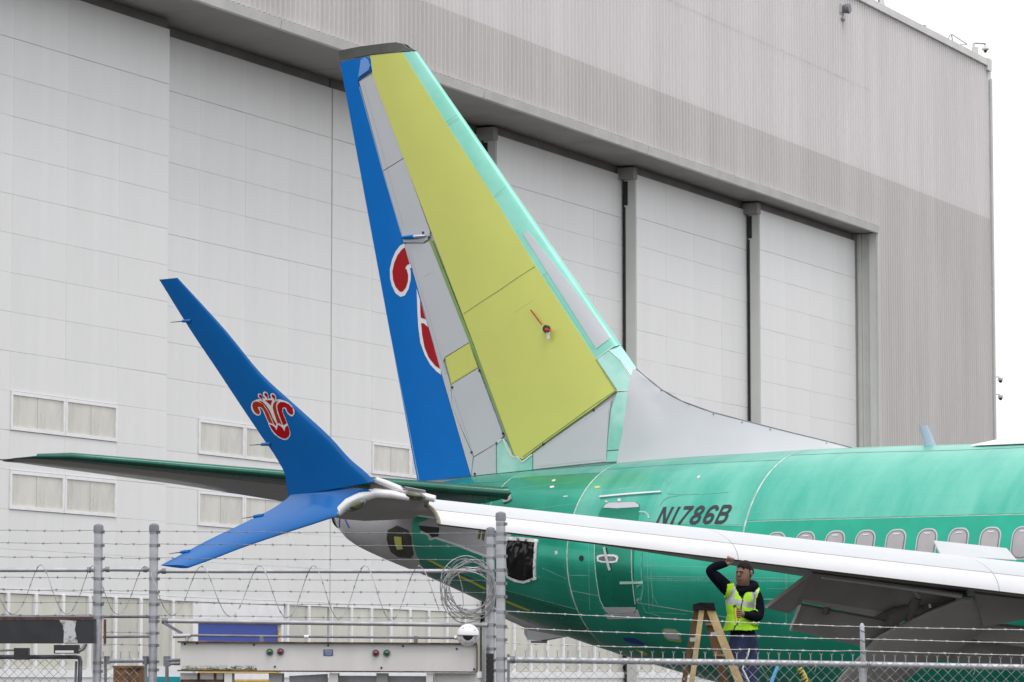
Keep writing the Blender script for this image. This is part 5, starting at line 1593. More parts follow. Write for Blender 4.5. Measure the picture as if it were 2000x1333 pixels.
# hood folded round the neck
mb = MB(); pth = [pp(1452, 1149, .02) + Vector((.105 * math.cos(a_), .10 * math.sin(a_), .035 * math.sin(a_) + .02 * math.cos(a_))) for a_ in [2 * math.pi * k / 16 for k in range(16)]]
mb.tube(pth, [.035 + .015 * math.cos(2 * math.pi * k / 16) for k in range(16)], 8, closed=True); mb.build('hood', M['hoodie'], person, 60)
# hands: fingers closed
def finger(P, r_, parent, nm='finger'):
    mb = MB(); mb.tube(P, [r_, r_ * 1.02, r_ * .95, r_ * .8][:len(P)], 8); mb.build(nm, M['skin'], parent, 60)
for k in range(4):
    b0 = J[rh2][0] + Vector((-.028 + .018 * k, -.012, -.004 * k))
    finger([b0, b0 + Vector((.008, -.02, .028)), b0 + Vector((.014, .012, .045 - .004 * k)), b0 + Vector((.016, .04, .040))], .0095, person)
finger([J[rh][0] + Vector((.02, -.01, 0)), J[rh][0] + Vector((.045, -.015, .012)), J[rh][0] + Vector((.05, -.005, .045))], .011, person, 'thumb')
for k in range(4):
    b0 = J[lh2][0] + Vector((.004, -.022, .026 - .019 * k))
    finger([b0 + Vector((.02, 0, 0)), b0 + Vector((-.022, -.014, 0)), b0 + Vector((-.034, .014, 0)), b0 + Vector((-.010, .032, 0))], .0098, person)
finger([J[lh][0] + Vector((0, -.01, .025)), J[lh2][0] + Vector((.0, -.01, .045)), J[lh2][0] + Vector((-.022, -.012, .055))], .011, person, 'thumb')
# vest: the torso skin lifted off the body, open at the front
vst = MB(); mids = []
vn = {i: v_.normal.copy() for i, v_ in enumerate(bmesh_.vertices)}
hem = pp(1445, 1233).z; shz = pp(1450, 1149).z
cxz = lambda z: np.interp(z, [hem, pp(0, 1205).z, pp(0, 1162).z, shz], [pp(1447, 1230).x, pp(1446, 1205).x, pp(1450, 1162).x, pp(1451, 1150).x])
keep = []
for p in bmesh_.polygons:
    c_ = p.center
    if not (hem < c_.z < shz + .035): continue
    x_ = c_.x - cxz(c_.z)
    w_ = np.interp(c_.z, [hem, pp(0, 1205).z, pp(0, 1172).z, shz + .03], [.175, .150, .135, .165])
    wl = np.interp(c_.z, [hem, pp(0, 1205).z, pp(0, 1172).z, shz + .03], [.26, .24, .165, .16])
    if x_ > w_ or x_ < -wl or c_.y > .22 or c_.y < -.155: continue
    if c_.y < 0.0 and c_.z > pp(0, 1172).z and abs(x_ + .012) < (c_.z - pp(0, 1172).z) * .62: continue   # V neck
    keep.append(p)
vid = {}
for p in keep:
    idx = []
    for vi in p.vertices:
        if vi not in vid:
            c_ = bmesh_.vertices[vi].co
            fl_ = .016 + .05 * max(0, (pp(0, 1200).z - c_.z)) / .16
            n_ = vn[vi]
            q = c_ + n_ * fl_ + Vector((-.02 * max(0, (pp(0, 1200).z - c_.z)) / .16, 0, 0))
            q += n_ * .006 * math.sin(c_.x * 55 + c_.z * 20)
            vid[vi] = len(vst.v); vst.v.append(tuple(q))
        idx.append(vid[vi])
    vst.f.append(tuple(idx))
    c_ = p.center
    x_ = c_.x - cxz(c_.z)
    bandz = pp(0, 1180).z - (x_) * .22
    mi = 0
    if abs(c_.z - bandz) < .026: mi = 1
    if c_.z > bandz and (abs(x_ - .095 - (c_.z - bandz) * .10) < .027 or abs(x_ + .115 - (c_.z - bandz) * .22) < .024): mi = 1
    if c_.y < 0 and abs(x_ + .03 - (c_.z - hem) * .10) < .006: mi = 2
    mids.append(mi)
me = bpy.data.meshes.new('safety_vest'); me.from_pydata(vst.v, [], vst.f)
for k_ in ('hivis', 'reflect', 'ink'): me.materials.append(M[k_])
for p, mi in zip(me.polygons, mids): p.material_index = mi; p.use_smooth = True
me.update()
ve = obj('safety_vest', me, person)
so = ve.modifiers.new('th', 'SOLIDIFY'); so.thickness = .006
# torch held in the hand
tq = FEET + J[lh2][0]
tor = empty('flashlight', tq + Vector((-.03, -.03, -.04)))
tag(tor, 'small yellow torch held in the hand of the person in the vest', 'flashlight')
mb = MB(); mb.tube([(0.01, 0, -.05), (-.004, 0, .10)], .014, 10); mb.build('barrel', mat('torch_yellow', (0.6, 0.55, 0.03), .45), tor, 50)
mb = MB(); mb.tube([(-.004, 0, .10), (-.007, 0, .125)], [.017, .015], 10); mb.build('head', M['ink'], tor, 50)

# ---- step ladder
M['ladder'] = mat('ladder_tan', (0.42, 0.30, 0.14), 0.6, var=0.15, scale=6, bump=0.1, bscale=40)
M['ladder_dark'] = mat('ladder_brown', (0.16, 0.09, 0.04), 0.6, var=0.2, scale=6)
LT = at_depth(1376, 1190, YP - .30)
lad0 = Vector((LT.x, LT.y, 0))
ladder = empty('step_ladder', lad0)
tag(ladder, 'tan step ladder with black top cap beside the person under the wing', 'ladder')
H_ = LT.z
def lp(u, v, dy): return at_depth(u, v, YP + dy) - lad0
def rail(ut, vt, ub, vb, d0, d1, w_, m_, nm):
    a_, b_ = lp(ut, vt, d0), lp(ub, vb, d1)
    d_ = (b_ - a_); k = -(a_.z - 0.0) / d_.z
    foot = a_ + d_ * k
    mb = MB(); mb.bar(a_, foot, w_, .028, (0, 1, 0)); return mb.build(nm, m_, ladder), a_, foot
r1, a1, f1 = rail(1387, 1190, 1444, 1333, -.45, -.55, .078, M['ladder'], 'front_rail')
r2, a2_, f2 = rail(1378, 1190, 1416, 1333, -.18, -.02, .078, M['ladder_dark'], 'front_rail')
r3, a3_, f3 = rail(1371, 1188, 1351, 1333, -.45, -.52, .05, M['ladder'], 'rear_rail')
r4, a4_, f4 = rail(1361, 1186, 1336, 1333, -.18, -.08, .05, M['ladder_dark'], 'rear_rail')
mb = MB(); q = [lp(1357, 1191, -.48), lp(1398, 1193, -.50), lp(1395, 1178, -.48), lp(1368, 1177, -.47), lp(1356, 1180, -.46)]
mb.prism(q, (0, .36, 0)); mb.build('top_cap', mat('cap_black', (0.008, 0.007, 0.008), .7, spec=.1), ladder)
for i in range(1, 10):
    t_ = 1 - (0.30 * i) / H_
    A, B = a1.lerp(f1, t_), a2_.lerp(f2, t_)
    mb = MB(); mb.bar(A + Vector((0, .0145, 0)), B - Vector((0, .0145, 0)), .022, .085, (1, 0, 0)); mb.build('step', M['ladder'], ladder)
for i in (1, 3, 5, 7):
    t_ = 1 - (0.33 * i) / H_
    A, B = a3_.lerp(f3, t_), a4_.lerp(f4, t_)
    mb = MB(); mb.bar(A, B, .03, .03, (1, 0, 0)); mb.build('cross_bar', M['ladder_dark'], ladder)
for t_ in (.33, .75):
    A, B = a1.lerp(f1, t_), a3_.lerp(f3, t_)
    mb = MB(); mb.bar(A - Vector((0, .02, 0)), B - Vector((0, .02, 0)), .022, .008, (0, 1, 0)); mb.build('spreader', M['galv'], ladder)
mb = MB(); mb.box((-.028, -.02, -.022), (.028, -.012, .016)); o = mb.build('rail_plate', M['reflect'], ladder); o.location = lp(1353, 1249, -.5)
mb = MB(); mb.box((-.03, -.02, -.012), (.03, -.012, .018)); o = mb.build('rail_plate', M['reflect'], ladder); o.location = lp(1394, 1239, -.48)
# hoses and a cord hanging beside the ladder
def hose(name, L, r_, m, label, cat, foot=True):
    P = [at_depth(u, v, YP + dy) for u, v, dy in L]
    if foot:
        P.append(P[-1] + (P[-1] - P[-2]).normalized() * .5); e = P[-1].copy(); e.z = 0.02; P.append(e)
    o0 = Vector((P[-1].x, P[-1].y, 0))
    mb = MB(); mb.tube([p - o0 for p in P], r_, 10)
    return tag(mb.build(name, m, None, 60, o0), label, cat)
hose('pole', [(1520, 1300, -.6), (1511, 1322, -.6), (1503, 1345, -.6)], .018, mat('light_blue_plastic', (0.12, 0.42, 0.78), .4), 'light blue pole low under the wing beside the person', 'pole')
M['hazard'] = mat('hazard_yellow', (0.62, 0.48, 0.02), .5)
hz = hose('striped_hose', [(1561, 1306, -.5), (1570, 1320, -.5), (1576, 1340, -.5)], .03, M['hazard'], 'black and yellow striped hose hanging low under the wing', 'hose')
for k in range(5):
    a_ = at_depth(1562 + 2.9 * k, 1308 + 6.4 * k, YP - .5) - Vector(hz.location)
    mb = MB(); mb.tube([a_, a_ + Vector((.012, 0, -.014))], .0325, 10); mb.build('stripe', M['ink'], hz)
hose('cord', [(1464, 1267, -.35), (1460, 1282, -.36), (1455, 1295, -.36), (1450, 1306, -.37), (1453, 1312, -.37)], .008, M['tape'], 'thin white cord hanging in front of the dark jeans', 'cord')

# ------------------------------------------------------------------ fences and the gate in the foreground
YF, YG = 25.0, 27.0
M['band'] = mat('band_steel', (0.30, 0.30, 0.33), .45, metal=.5, var=.15, scale=12)
def gp(u, v, Y=YG): return at_depth(u, v, Y)
def barbed(P, r_=0.0022, pitch=0.127, seed=0):
    """two-strand wire with four-point barbs"""
    rnd = random.Random(seed)
    mb = MB()
    mb.tube(P, r_, 5)
    tot = 0; nxt = rnd.uniform(0, pitch)
    for a_, b_ in zip(P[:-1], P[1:]):
        a_, b_ = Vector(a_), Vector(b_); L = (b_ - a_).length
        while nxt < tot + L:
            c_ = a_.lerp(b_, (nxt - tot) / L); t_ = (b_ - a_).normalized()
            th = rnd.uniform(0, math.pi)
            for q in (0, 1):
                d_ = Vector((0, math.sin(th + q * 1.2), math.cos(th + q * 1.2))) * .013 + t_ * rnd.uniform(-.006, .006)
                mb.tube([c_ - d_, c_ + d_], [.001, .0016], 4)
            mb.tube([c_ - t_ * .010, c_ + t_ * .010], r_ * 1.9, 5)
            nxt += pitch
        tot += L
    return mb
def span(p, q, n=8, sag=.004, jit=.0025, seed=1):
    rnd = random.Random(seed); p, q = Vector(p), Vector(q)
    return [p.lerp(q, i / n) + Vector((0, rnd.uniform(-jit, jit), -sag * 4 * (i / n) * (1 - i / n) + (rnd.uniform(-jit, jit) if 0 < i < n else 0))) for i in range(n + 1)]
def post(par, u, vtop, Y, r_, base, bands=(), name='post', m='galv', cap=True):
    t_ = gp(u, vtop, Y)
    mb = MB(); mb.tube([(t_.x - base.x, Y - base.y, 0), (t_.x - base.x, Y - base.y, t_.z - .02)], r_, 20)
    po = mb.build(name, M[m], par, 50)
    if cap:
        mb = MB(); mb.lathe([(r_ * 1.0, -.062), (r_ * 1.15, -.06), (r_ * 1.15, -.022), (r_ * 1.06, -.010), (r_ * .6, -.001), (.002, .002)], 18, (t_.x - base.x, Y - base.y, t_.z)); mb.build('cap', M['galv_dark'], po, 40)
    for v in bands:
        z = gp(u, v, Y).z
        mb = MB(); mb.lathe([(r_ * 1.0, z - .012), (r_ * 1.055, z - .011), (r_ * 1.055, z + .011), (r_ * 1.0, z + .012)], 18, (t_.x - base.x, Y - base.y, 0)); mb.build('tension_band', M['band'], po, 40)
        mb = MB(); mb.box((r_ * 1.0, -.012, z - .01), (r_ * 1.45, .012, z + .01)); o = mb.build('band_bolt', M['galv_dark'], po); o.location = (t_.x - base.x, Y - base.y - r_ * .3, 0)
    return po
def chain_link(x0, x1, z0, z1, pitch, r_=.0019, ztop=None, spikes=True, depth=.006):
    """woven zig-zag wires; ztop(x) gives the height of the twisted top edge"""
    mb = MB()
    n = int(round((x1 - x0) / pitch * 2)); p = pitch
    for k in range(n):
        xa = x0 + k * p / 2
        zt_ = ztop(xa + p / 2) if ztop else z1
        P = []; jn = int((zt_ - z0) / (p / 2))
        for i in range(jn + 1):
            right = (i + k) % 2 == 0
            P.append(Vector((xa + (p / 2 if right else 0), depth * (1 if i % 2 else -1), zt_ - i * p / 2)))
        mb.tube(P, r_, 4, cap=False)
        if spikes:
            c_ = P[0]
            if k % 2 == 0:
                tip_ = c_ + Vector((0, 0, .028))
                mb.tube([c_, tip_], r_ * 1.5, 4); mb.tube([tip_, tip_ + Vector((-.010, 0, .016))], r_ * .9, 4); mb.tube([tip_, tip_ + Vector((.010, 0, .016))], r_ * .9, 4)
    return mb
# ---------------- right-hand chain link fence
fb0 = Vector((gp(978, 1300, YF).x, YF, 0))
fence = empty('chain_link_fence', fb0)
tag(fence, 'chain link fence with top rail and three barbed wires across the lower right', 'fence')
railz = lambda u: float(np.interp(u, [990, 1480, 2000, 2150], [1289, 1294.8, 1304, 1307]))
def F(u, v, dy=0): return gp(u, v, YF + dy) - fb0
post(fence, 978, 1000, YF, .0315, fb0, (1024, 1043, 1060, 1087, 1114, 1140, 1166, 1196, 1224, 1250, 1287, 1310), name='post')
mb = MB(); mb.tube([F(990, railz(990)), F(1480, railz(1480)), F(2000, railz(2000)), F(2150, railz(2150))], .0215, 14); mb.build('top_rail', M['galv'], fence, 50)
mb = MB(); mb.tube([F(996, 1289), F(1006, 1289.2)], .026, 14); mb.build('rail_end', M['galv_dark'], fence, 50)
mb = MB(); mb.bar(F(993, 1278, -.01), F(993, 1400, -.01), .02, .008); mb.build('tension_bar', M['galv_dark'], fence)
x0_, x1_ = F(996, 1300).x, F(2150, 1300).x
ztop = lambda x: float(np.interp(x, [F(990, 0).x, F(1480, 0).x, F(2000, 0).x, F(2150, 0).x], [F(990, 1282).z, F(1480, 1287).z, F(2000, 1297).z, F(2150, 1300).z]))
o = chain_link(x0_, x1_, .06, 0, .0723, .0021, ztop).build('chain_link_mesh', M['mesh_wire'], fence, fix=False); o['kind'] = 'stuff'; o.location = (0, -.024, 0)
for i, L in enumerate(([(986, 1194), (1300, 1209), (1480, 1217), (1685, 1224.5), (2150, 1233)], [(986, 1226), (1300, 1238), (1480, 1243), (1685, 1248.5), (2150, 1258)], [(986, 1256), (1300, 1265.5), (1480, 1269), (1685, 1272), (2150, 1283)])):
    P = []
    for a_, b_ in zip(L[:-1], L[1:]): P += span(F(*a_), F(*b_), 8, .003, .002, i * 7)[:-1]
    P.append(F(*L[-1]))
    barbed(P, .0023, .108, i).build('barbed_wire', M['wire_bright'], fence, fix=False)
# line post with a barb arm
mb = MB(); lp0 = F(1686, 1300); mb.tube([(lp0.x, .03, 0), (lp0.x, .03, F(0, 1292).z)], .027, 14); po = mb.build('line_post', M['galv'], fence, 50)
mb = MB(); mb.tube([F(1687, 1303, .03), F(1685, 1270, .015), F(1683.5, 1222, 0), F(1683.2, 1217.5, 0)], [.020, .0175, .016, .008], 12); mb.build('barb_arm', M['galv'], po, 50)
mb = MB(); mb.tube([(lp0.x, .03, F(0, 1312).z), (lp0.x, .03, F(0, 1292).z)], .033, 14); mb.build('loop_cap', M['galv'], po, 50)
for v in (1233, 1252, 1275):
    mb = MB(); mb.tube([F(1679, v - 2, -.02), F(1684, v, -.022), F(1689, v + 2.5, -.02)], .003, 5); mb.build('tie_wire', M['ink'], po)
mb = MB(); mb.tube([F(1694, 1300, -.03), F(1696, 1290, -.03), F(1700, 1303, -.035), F(1708, 1318, -.035), F(1714, 1336, -.035)], .003, 5); mb.build('loose_wire', M['ink'], fence)
for u in (1590, 1900, 1250, 1430):
    mb = MB(); mb.tube([F(u, railz(u) - 2, -.03), F(u + 4, railz(u) + 8, -.035), F(u + 1, railz(u) + 16, -.03)], .0024, 5); mb.build('tie_wire', M['mesh_wire'], fence)

# ---------------- tall security fence on the left
gb0 = Vector((gp(192, 1300, YG).x, YG, 0))
def G(u, v, dy=0): return gp(u, v, YG + dy) - gb0
sec = empty('security_fence', gb0)
tag(sec, 'tall fence of grey posts, barbed wire and a stretched wire coil at left', 'fence')
VB = (1040, 1066, 1092, 1131, 1157, 1181, 1206)
post(sec, 192.5, 1024, YG, .0325, gb0, VB + (1295, 1312))
post(sec, 301, 1023, YG, .0325, gb0, VB + (1214, 1237, 1261, 1293, 1309))
post(sec, 958, 1030, YG, .0300, gb0, (1046, 1066, 1090, 1115, 1138, 1166, 1193, 1221, 1244, 1268, 1290, 1310))
for a_, b_ in (((-60, 1114), (178, 1113.5)), ((206, 1112.5), (288, 1113)), ((316, 1116), (940, 1116))):
    mb = MB(); mb.tube([G(*a_), G(*b_)], .0155, 12); tr = mb.build('top_rail', M['galv'], sec, 50)
    for e in (a_, b_):
        mb = MB(); sx = 8 if e == a_ else -8; mb.tube([G(*e), G(e[0] + sx, e[1])], .0205, 12); mb.tube([G(*e), G(e[0] - sx * 1.2, e[1] + 3)], .012, 8); mb.build('rail_end', M['galv_dark'], tr, 50)
WIR = [1036, 1061, 1088, 1128, 1152, 1176, 1201]
for i, v in enumerate(WIR):
    for (u0, u1, dv0, dv1) in ((-60, 184, -1, .5), (201, 292, 1, 2), (309, 950, 1.5, 6)):
        barbed(span(G(u0, v + dv0, -.035), G(u1, v + dv1, -.035), 10, .004, .003, i * 3 + u0), .0021, .13, i + u0).build('barbed_wire', M['wire'], sec, fix=False)
for v in (1236, 1260):
    barbed(span(G(201, v, -.035), G(292, v + 1, -.035), 6, -.004, .003, v), .0021, .13, v).build('barbed_wire', M['wire'], sec, fix=False)
# stretched wire coil
P = []
cz = G(0, 1151).z; rad = (G(0, 1101).z - G(0, 1201).z) / 2
x0_, x1_ = G(-40, 0).x, G(868, 0).x; per = G(105, 0).x - G(0, 0).x
nn = int((x1_ - x0_) / per * 28)
for i in range(nn):
    t_ = i / 28 * 2 * math.pi
    f_ = i / nn
    P.append(Vector((x0_ + per * i / 28 + .02 * math.sin(i * .05), -.10 + rad * .55 * math.cos(t_), cz - .035 * f_ + rad * (1 - .06 * math.sin(i * .021)) * math.sin(t_))))
barbed(P, .0028, .16, 5).build('wire_coil', mat('coil_wire', (0.40, 0.40, 0.41), .35, metal=.6, var=.3, scale=20), sec, 60, fix=False)
# lower pipes
mb = MB(); mb.tube([G(-60, 1205.5), G(185, 1205.5)], .0115, 10); mb.tube([G(200, 1205), G(293, 1205)], .0105, 10); mb.build('mid_rail', M['galv_dark'], sec, 50)
mb = MB(); mb.tube([G(201, 1244.5), G(293, 1243.5)], .010, 10); mb.build('mid_rail', M['galv_dark'], sec, 50)
mb = MB(); mb.tube([G(318, 1213, -.02), G(952, 1221.5, -.02)], .0165, 12); rl = mb.build('brace_rail', M['galv'], sec, 50)
mb = MB(); mb.tube([G(316, 1213, -.02), G(328, 1213.2, -.02)], .021, 12); mb.build('rail_end', M['galv_dark'], rl, 50)
mb = MB(); mb.bar(G(320, 1217, -.03), G(356, 1238, -.03), .022, .02); mb.build('diagonal_brace', M['galv_dark'], sec)
# short chain link infill between the two posts
mb = MB(); mb.tube([G(207, 1291), G(284, 1290)], .018, 12); mb.build('infill_rail', M['galv'], sec, 50)
for u in (209, 284):
    mb = MB(); mb.lathe([(.022, -.03), (.022, .03)], 12, G(u, 1290)); mb.build('rail_end', M['galv_dark'], sec, 40)
for u in (206, 285):
    mb = MB(); mb.bar(G(u, 1282, -.01), G(u, 1420, -.01), .022, .008); mb.build('tension_bar', M['galv_dark'], sec)
o = chain_link(G(207, 0).x, G(283, 0).x, .05, G(0, 1284).z, .0655, .002).build('chain_link_mesh', M['mesh_wire'], sec, fix=False); o['kind'] = 'stuff'; o.location = (0, -.02, 0)

# ---------------- black barrier arm housing and chain link gate at the lower left
bar_ = empty('barrier_beam', Vector((gp(90, 1300, YG - .3).x, YG - .3, 0)))
tag(bar_, 'black box beam with a worn pale patch crossing the left edge', 'beam')
def Bp(u, v, dy=0): return gp(u, v, YG - .3 + dy) - Vector(bar_.location)
M['beam_black'] = mat('beam_black', (0.022, 0.023, 0.028), .35, var=.2, scale=5)
mb = MB(); q = [Bp(-60, 1209), Bp(184, 1209), Bp(184, 1257), Bp(-60, 1257)]; mb.prism(q, (0, .14, 0)); mb.build('box_beam', M['beam_black'], bar_)
M['worn'] = mat('worn_patch', (0.03, 0.03, 0.033), .5, var=0, scale=14, col2=(.55, .55, .57), lo=.38, hi=.5)
mb = MB(); mb.prism([Bp(116, 1211, -.003), Bp(149, 1213, -.003), Bp(146, 1230, -.003), Bp(152, 1256, -.003), Bp(124, 1256, -.003), Bp(125, 1232, -.003)], (0, .002, 0)); mb.build('worn_patch', M['worn'], bar_)
mb = MB(); mb.bar(Bp(-60, 1209.5, -.002), Bp(184, 1209.5, -.002), .012, .006); mb.bar(Bp(205, 1210, .05), Bp(205, 1258, .05), .016, .04); mb.build('rust_edge', mat('rust_edge', (0.12, 0.06, 0.035), .8, var=.4, scale=20), bar_)
for u0, v0, u1, v1 in ((105, 1260, 153, 1277), (27, 1266, 55, 1289)):
    mb = MB(); mb.prism([Bp(u0, v0, -.02), Bp(u1, v0, -.02), Bp(u1, v1, -.02), Bp(u0, v1, -.02)], (0, .10, 0)); mb.build('switch_box', M['beam_black'], bar_)
mb = MB(); mb.prism([Bp(108, 1271, -.024), Bp(144, 1271, -.024), Bp(144, 1275.5, -.024), Bp(108, 1275.5, -.024)], (0, .003, 0)); mb.build('nameplate', M['tape'], bar_)
mb = MB(); mb.tube([Bp(153, 1272, 0), Bp(162, 1268, 0), Bp(168, 1258, 0)], .014, 8); mb.tube([Bp(0, 1271, 0), Bp(27, 1270, 0)], .008, 8); mb.build('conduit', M['galv_dark'], bar_, 50)
mb = MB(); mb.bar(Bp(-50, 1257, .08), Vector((Bp(-50, 0).x, .08, 0)), .1, .1); mb.build('stand', M['beam_black'], bar_)
gate = empty('gate_leaf', Vector((gp(100, 1300, YG - .1).x, YG - .1, 0)))
tag(gate, 'chain link gate leaf with dark pipe frame at the lower left corner', 'gate')
def Gt(u, v): return gp(u, v, YG - .1) - Vector(gate.location)
mb = MB(); mb.tube([Gt(-60, 1283.5), Gt(148, 1283.5), Gt(155, 1285), Gt(157, 1292), Vector((Gt(157, 0).x, 0, .05))], .0165, 12); mb.build('gate_frame', mat('gate_pipe', (0.18, 0.18, 0.22), .4, metal=.5, var=.25, scale=12), gate, 50)
mb = MB(); mb.bar(Gt(149, 1292), Vector((Gt(149, 0).x, 0, .05)), .018, .008); mb.build('tension_bar', M['galv_dark'], gate)
o = chain_link(Gt(-58, 0).x, Gt(149, 0).x, .08, Gt(0, 1287).z, .0655, .0021, spikes=False).build('chain_link_mesh', M['mesh_wire'], gate, fix=False); o['kind'] = 'stuff'; o.location = (0, -.02, 0)

# ---------------- white gate operator housing
YW = 26.6
wb = empty('gate_housing', Vector((gp(640, 1300, YW).x, YW, 0)))
tag(wb, 'long white weathered gate operator housing with red and green lamps', 'gate operator')
def W(u, v, dy=0): return gp(u, v, YW + dy) - Vector(wb.location)
M['housing'] = mat('housing_white', (0.66, 0.65, 0.635), .5, var=.05, scale=2.5, stretch=(1, 1, .3))
M['rust'] = mat('rust_trim', (0.10, 0.06, 0.045), .8, var=.5, scale=14)
mb = MB(); mb.prism([W(353, 1256), W(931, 1259.5), W(931, 1312), W(353, 1309)], (0, .45, 0)); hs_ = mb.build('housing', M['housing'], wb)
mb = MB(); mb.bar(W(352, 1254.6, .2), W(932, 1258.2, .2), .010, .47); mb.build('lid_edge', M['rust'], hs_)
mb = MB(); mb.bar(W(352, 1310.4, .2), W(932, 1313.2, .2), .009, .46); mb.bar(W(931.8, 1260, .2), W(931.8, 1312, .2), .006, .46, (0, 1, 0)); mb.build('rust_line', M['rust'], hs_)
# moss grown along the lower lip
ms = MB(); rnd = random.Random(4)
for i in range(420):
    u = 356 + 145 * rnd.random() ** .9; h_ = rnd.random() ** 2.2
    c_ = W(u, 1308.5 - h_ * 9, -.003); r_ = rnd.uniform(.002, .007) * (1.1 - .7 * h_)
    ms.add([c_ + Vector((-r_, 0, -r_ * .7)), c_ + Vector((r_, 0, -r_ * .6)), c_ + Vector((0, -r_ * .6, r_ * .7)), c_ + Vector((0, .004, 0))], [(0, 1, 2), (0, 2, 3), (1, 3, 2), (0, 3, 1)])
o = ms.build('moss', mat('moss', (0.10, 0.11, 0.03), .9, var=.5, scale=60), hs_, fix=False); o['kind'] = 'stuff'
mb = MB(); mb.bar(W(354, 1308.5, -.006), W(500, 1309.4, -.006), .014, .014); mb.build('mossy_lip', mat('mossy_lip', (0.24, 0.23, 0.15), .9, var=.5, scale=25, col2=(.07, .06, .03)), hs_)
M['lamp_g'] = mat('lamp_green', (0.004, 0.09, 0.045), .12, var=.1, coat=1.0)
M['lamp_r'] = mat('lamp_red', (0.13, 0.006, 0.02), .12, var=.1, coat=1.0)
for u, v, k in ((527, 1274, 'g'), (548, 1273.5, 'r'), (734, 1276, 'r'), (755.5, 1276, 'g')):
    c_ = W(u, v, 0)
    mb = MB(); mb.lathe([(.026, 0), (.026, -.012), (.023, -.016)], 16, c_, 'y'); lm = mb.build('indicator_lamp', M['galv_dark'], wb, 40)
    mb = MB(); mb.lathe([(.0225, -.012), (.020, -.026), (.012, -.034), (.002, -.037)], 16, c_, 'y'); mb.build('lens', M['lamp_' + k], lm, 60)
mb = MB(); mb.prism([W(631.5, 1269, -.004), W(650.5, 1269, -.004), W(650.5, 1281.5, -.004), W(631.5, 1281.5, -.004)], (0, .003, 0)); lb = mb.build('nameplate', mat('plate_blue', (0.07, 0.11, 0.25), .4), wb)
# pale unreadable lettering on the plate: one bold line, three thin ones
for u0, u1, v0, h_ in ((634.5, 637.2, 1271, 2.0), (637.6, 640.2, 1271, 2.0), (640.7, 643.2, 1271, 2.0), (643.6, 645.4, 1271, 2.0), (645.8, 648.2, 1271, 2.0), (634.5, 648, 1274.6, .7), (635, 648, 1276.6, .7), (636, 647, 1278.6, .8)):
    mb = MB(); mb.prism([W(u0, v0, -.0055), W(u1, v0, -.0055), W(u1, v0 + h_, -.0055), W(u0, v0 + h_, -.0055)], (0, .001, 0)); mb.build('print', mat('plate_print', (.45, .47, .56), .5), lb)
for u, v in ((361, 1258.5), (496, 1260), (641, 1261), (787, 1262.5), (892, 1268), (537, 1302.5), (745, 1304.5), (926, 1307.5), (385, 1257)):
    mb = MB(); mb.lathe([(.008, .001), (.008, -.006), (.004, -.008)], 8, W(u, v), 'y'); mb.build('screw', M['ink'], wb, 40)
# what stands under the housing
for u0, u1, dy, mm in ((352, 436, .05, 'housing'), (438, 453, -.01, 'housing'), (525, 551, .12, 'stile'), (643, 660, .0, 'housing'), (735, 757, .12, 'stile'), (833, 846, -.01, 'housing'), (848, 931, .05, 'housing')):
    mb = MB(); mb.prism([W(u0, 1315, dy), W(u1, 1315.3, dy), W(u1, 1560, dy), W(u0, 1560, dy)], (0, .25, 0)); lg = mb.build('leg_panel', M[mm], wb)
for u in (388, 420):
    mb = MB(); mb.bar(W(u, 1315, .046), W(u, 1340, .046), .02, .004); mb.build('rust_streak', M['rust'], wb)
mb = MB(); mb.bar(W(353, 1330, .04), W(436, 1330, .04), .02, .02); mb.build('rust_rail', M['rust'], wb)
mb = MB(); mb.bar(W(566, 1330, .3), W(640, 1326, .3), .07, .1); mb.bar(W(662, 1330, .3), W(832, 1331, .3), .075, .1); mb.build('roller_track', M['galv'], wb)
for u, h_ in ((511, 0), (812, 0)):
    mb = MB(); mb.bar(W(u, 1247, .1), W(u, 1257, .1), .03, .03); mb.tube([W(u, 1243, .1), W(u, 1251, .1)], .016, 8); mb.build('conduit_clamp', M['galv_dark'], wb, 40)
# conduit above the housing
mb = MB(); mb.tube([W(352, 1241, .1), W(500, 1243, .1), W(895, 1246.5, .1)], .0095, 10); cd = mb.build('conduit', M['galv_dark'], wb, 50)
mb = MB(); mb.tube([W(338, 1243, .1), W(372, 1242, .1)], .016, 10); mb.build('conduit_elbow', M['galv'], cd, 50)
mb = MB(); mb.tube([W(366, 1243, .1), W(364, 1256, .1)], .014, 10); mb.build('conduit_drop', M['galv'], cd, 50)
mb = MB(); mb.tube([W(594, 1244, .1), W(603, 1244.1, .1)], .0135, 10); mb.build('coupling', M['slat'], cd, 50)
mb = MB(); mb.tube([W(322, 1290, .1), W(352, 1290, .1)], .012, 8); mb.tube([W(322, 1297, .1), W(352, 1297, .1)], .010, 8); mb.tube([W(326, 1293, .1), W(326, 1560, .1)], .013, 8); mb.box(tuple(W(319, 1302, .09)), tuple(W(333, 1282, .16))); mb.build('junction_pipe', M['galv_dark'], wb, 40)
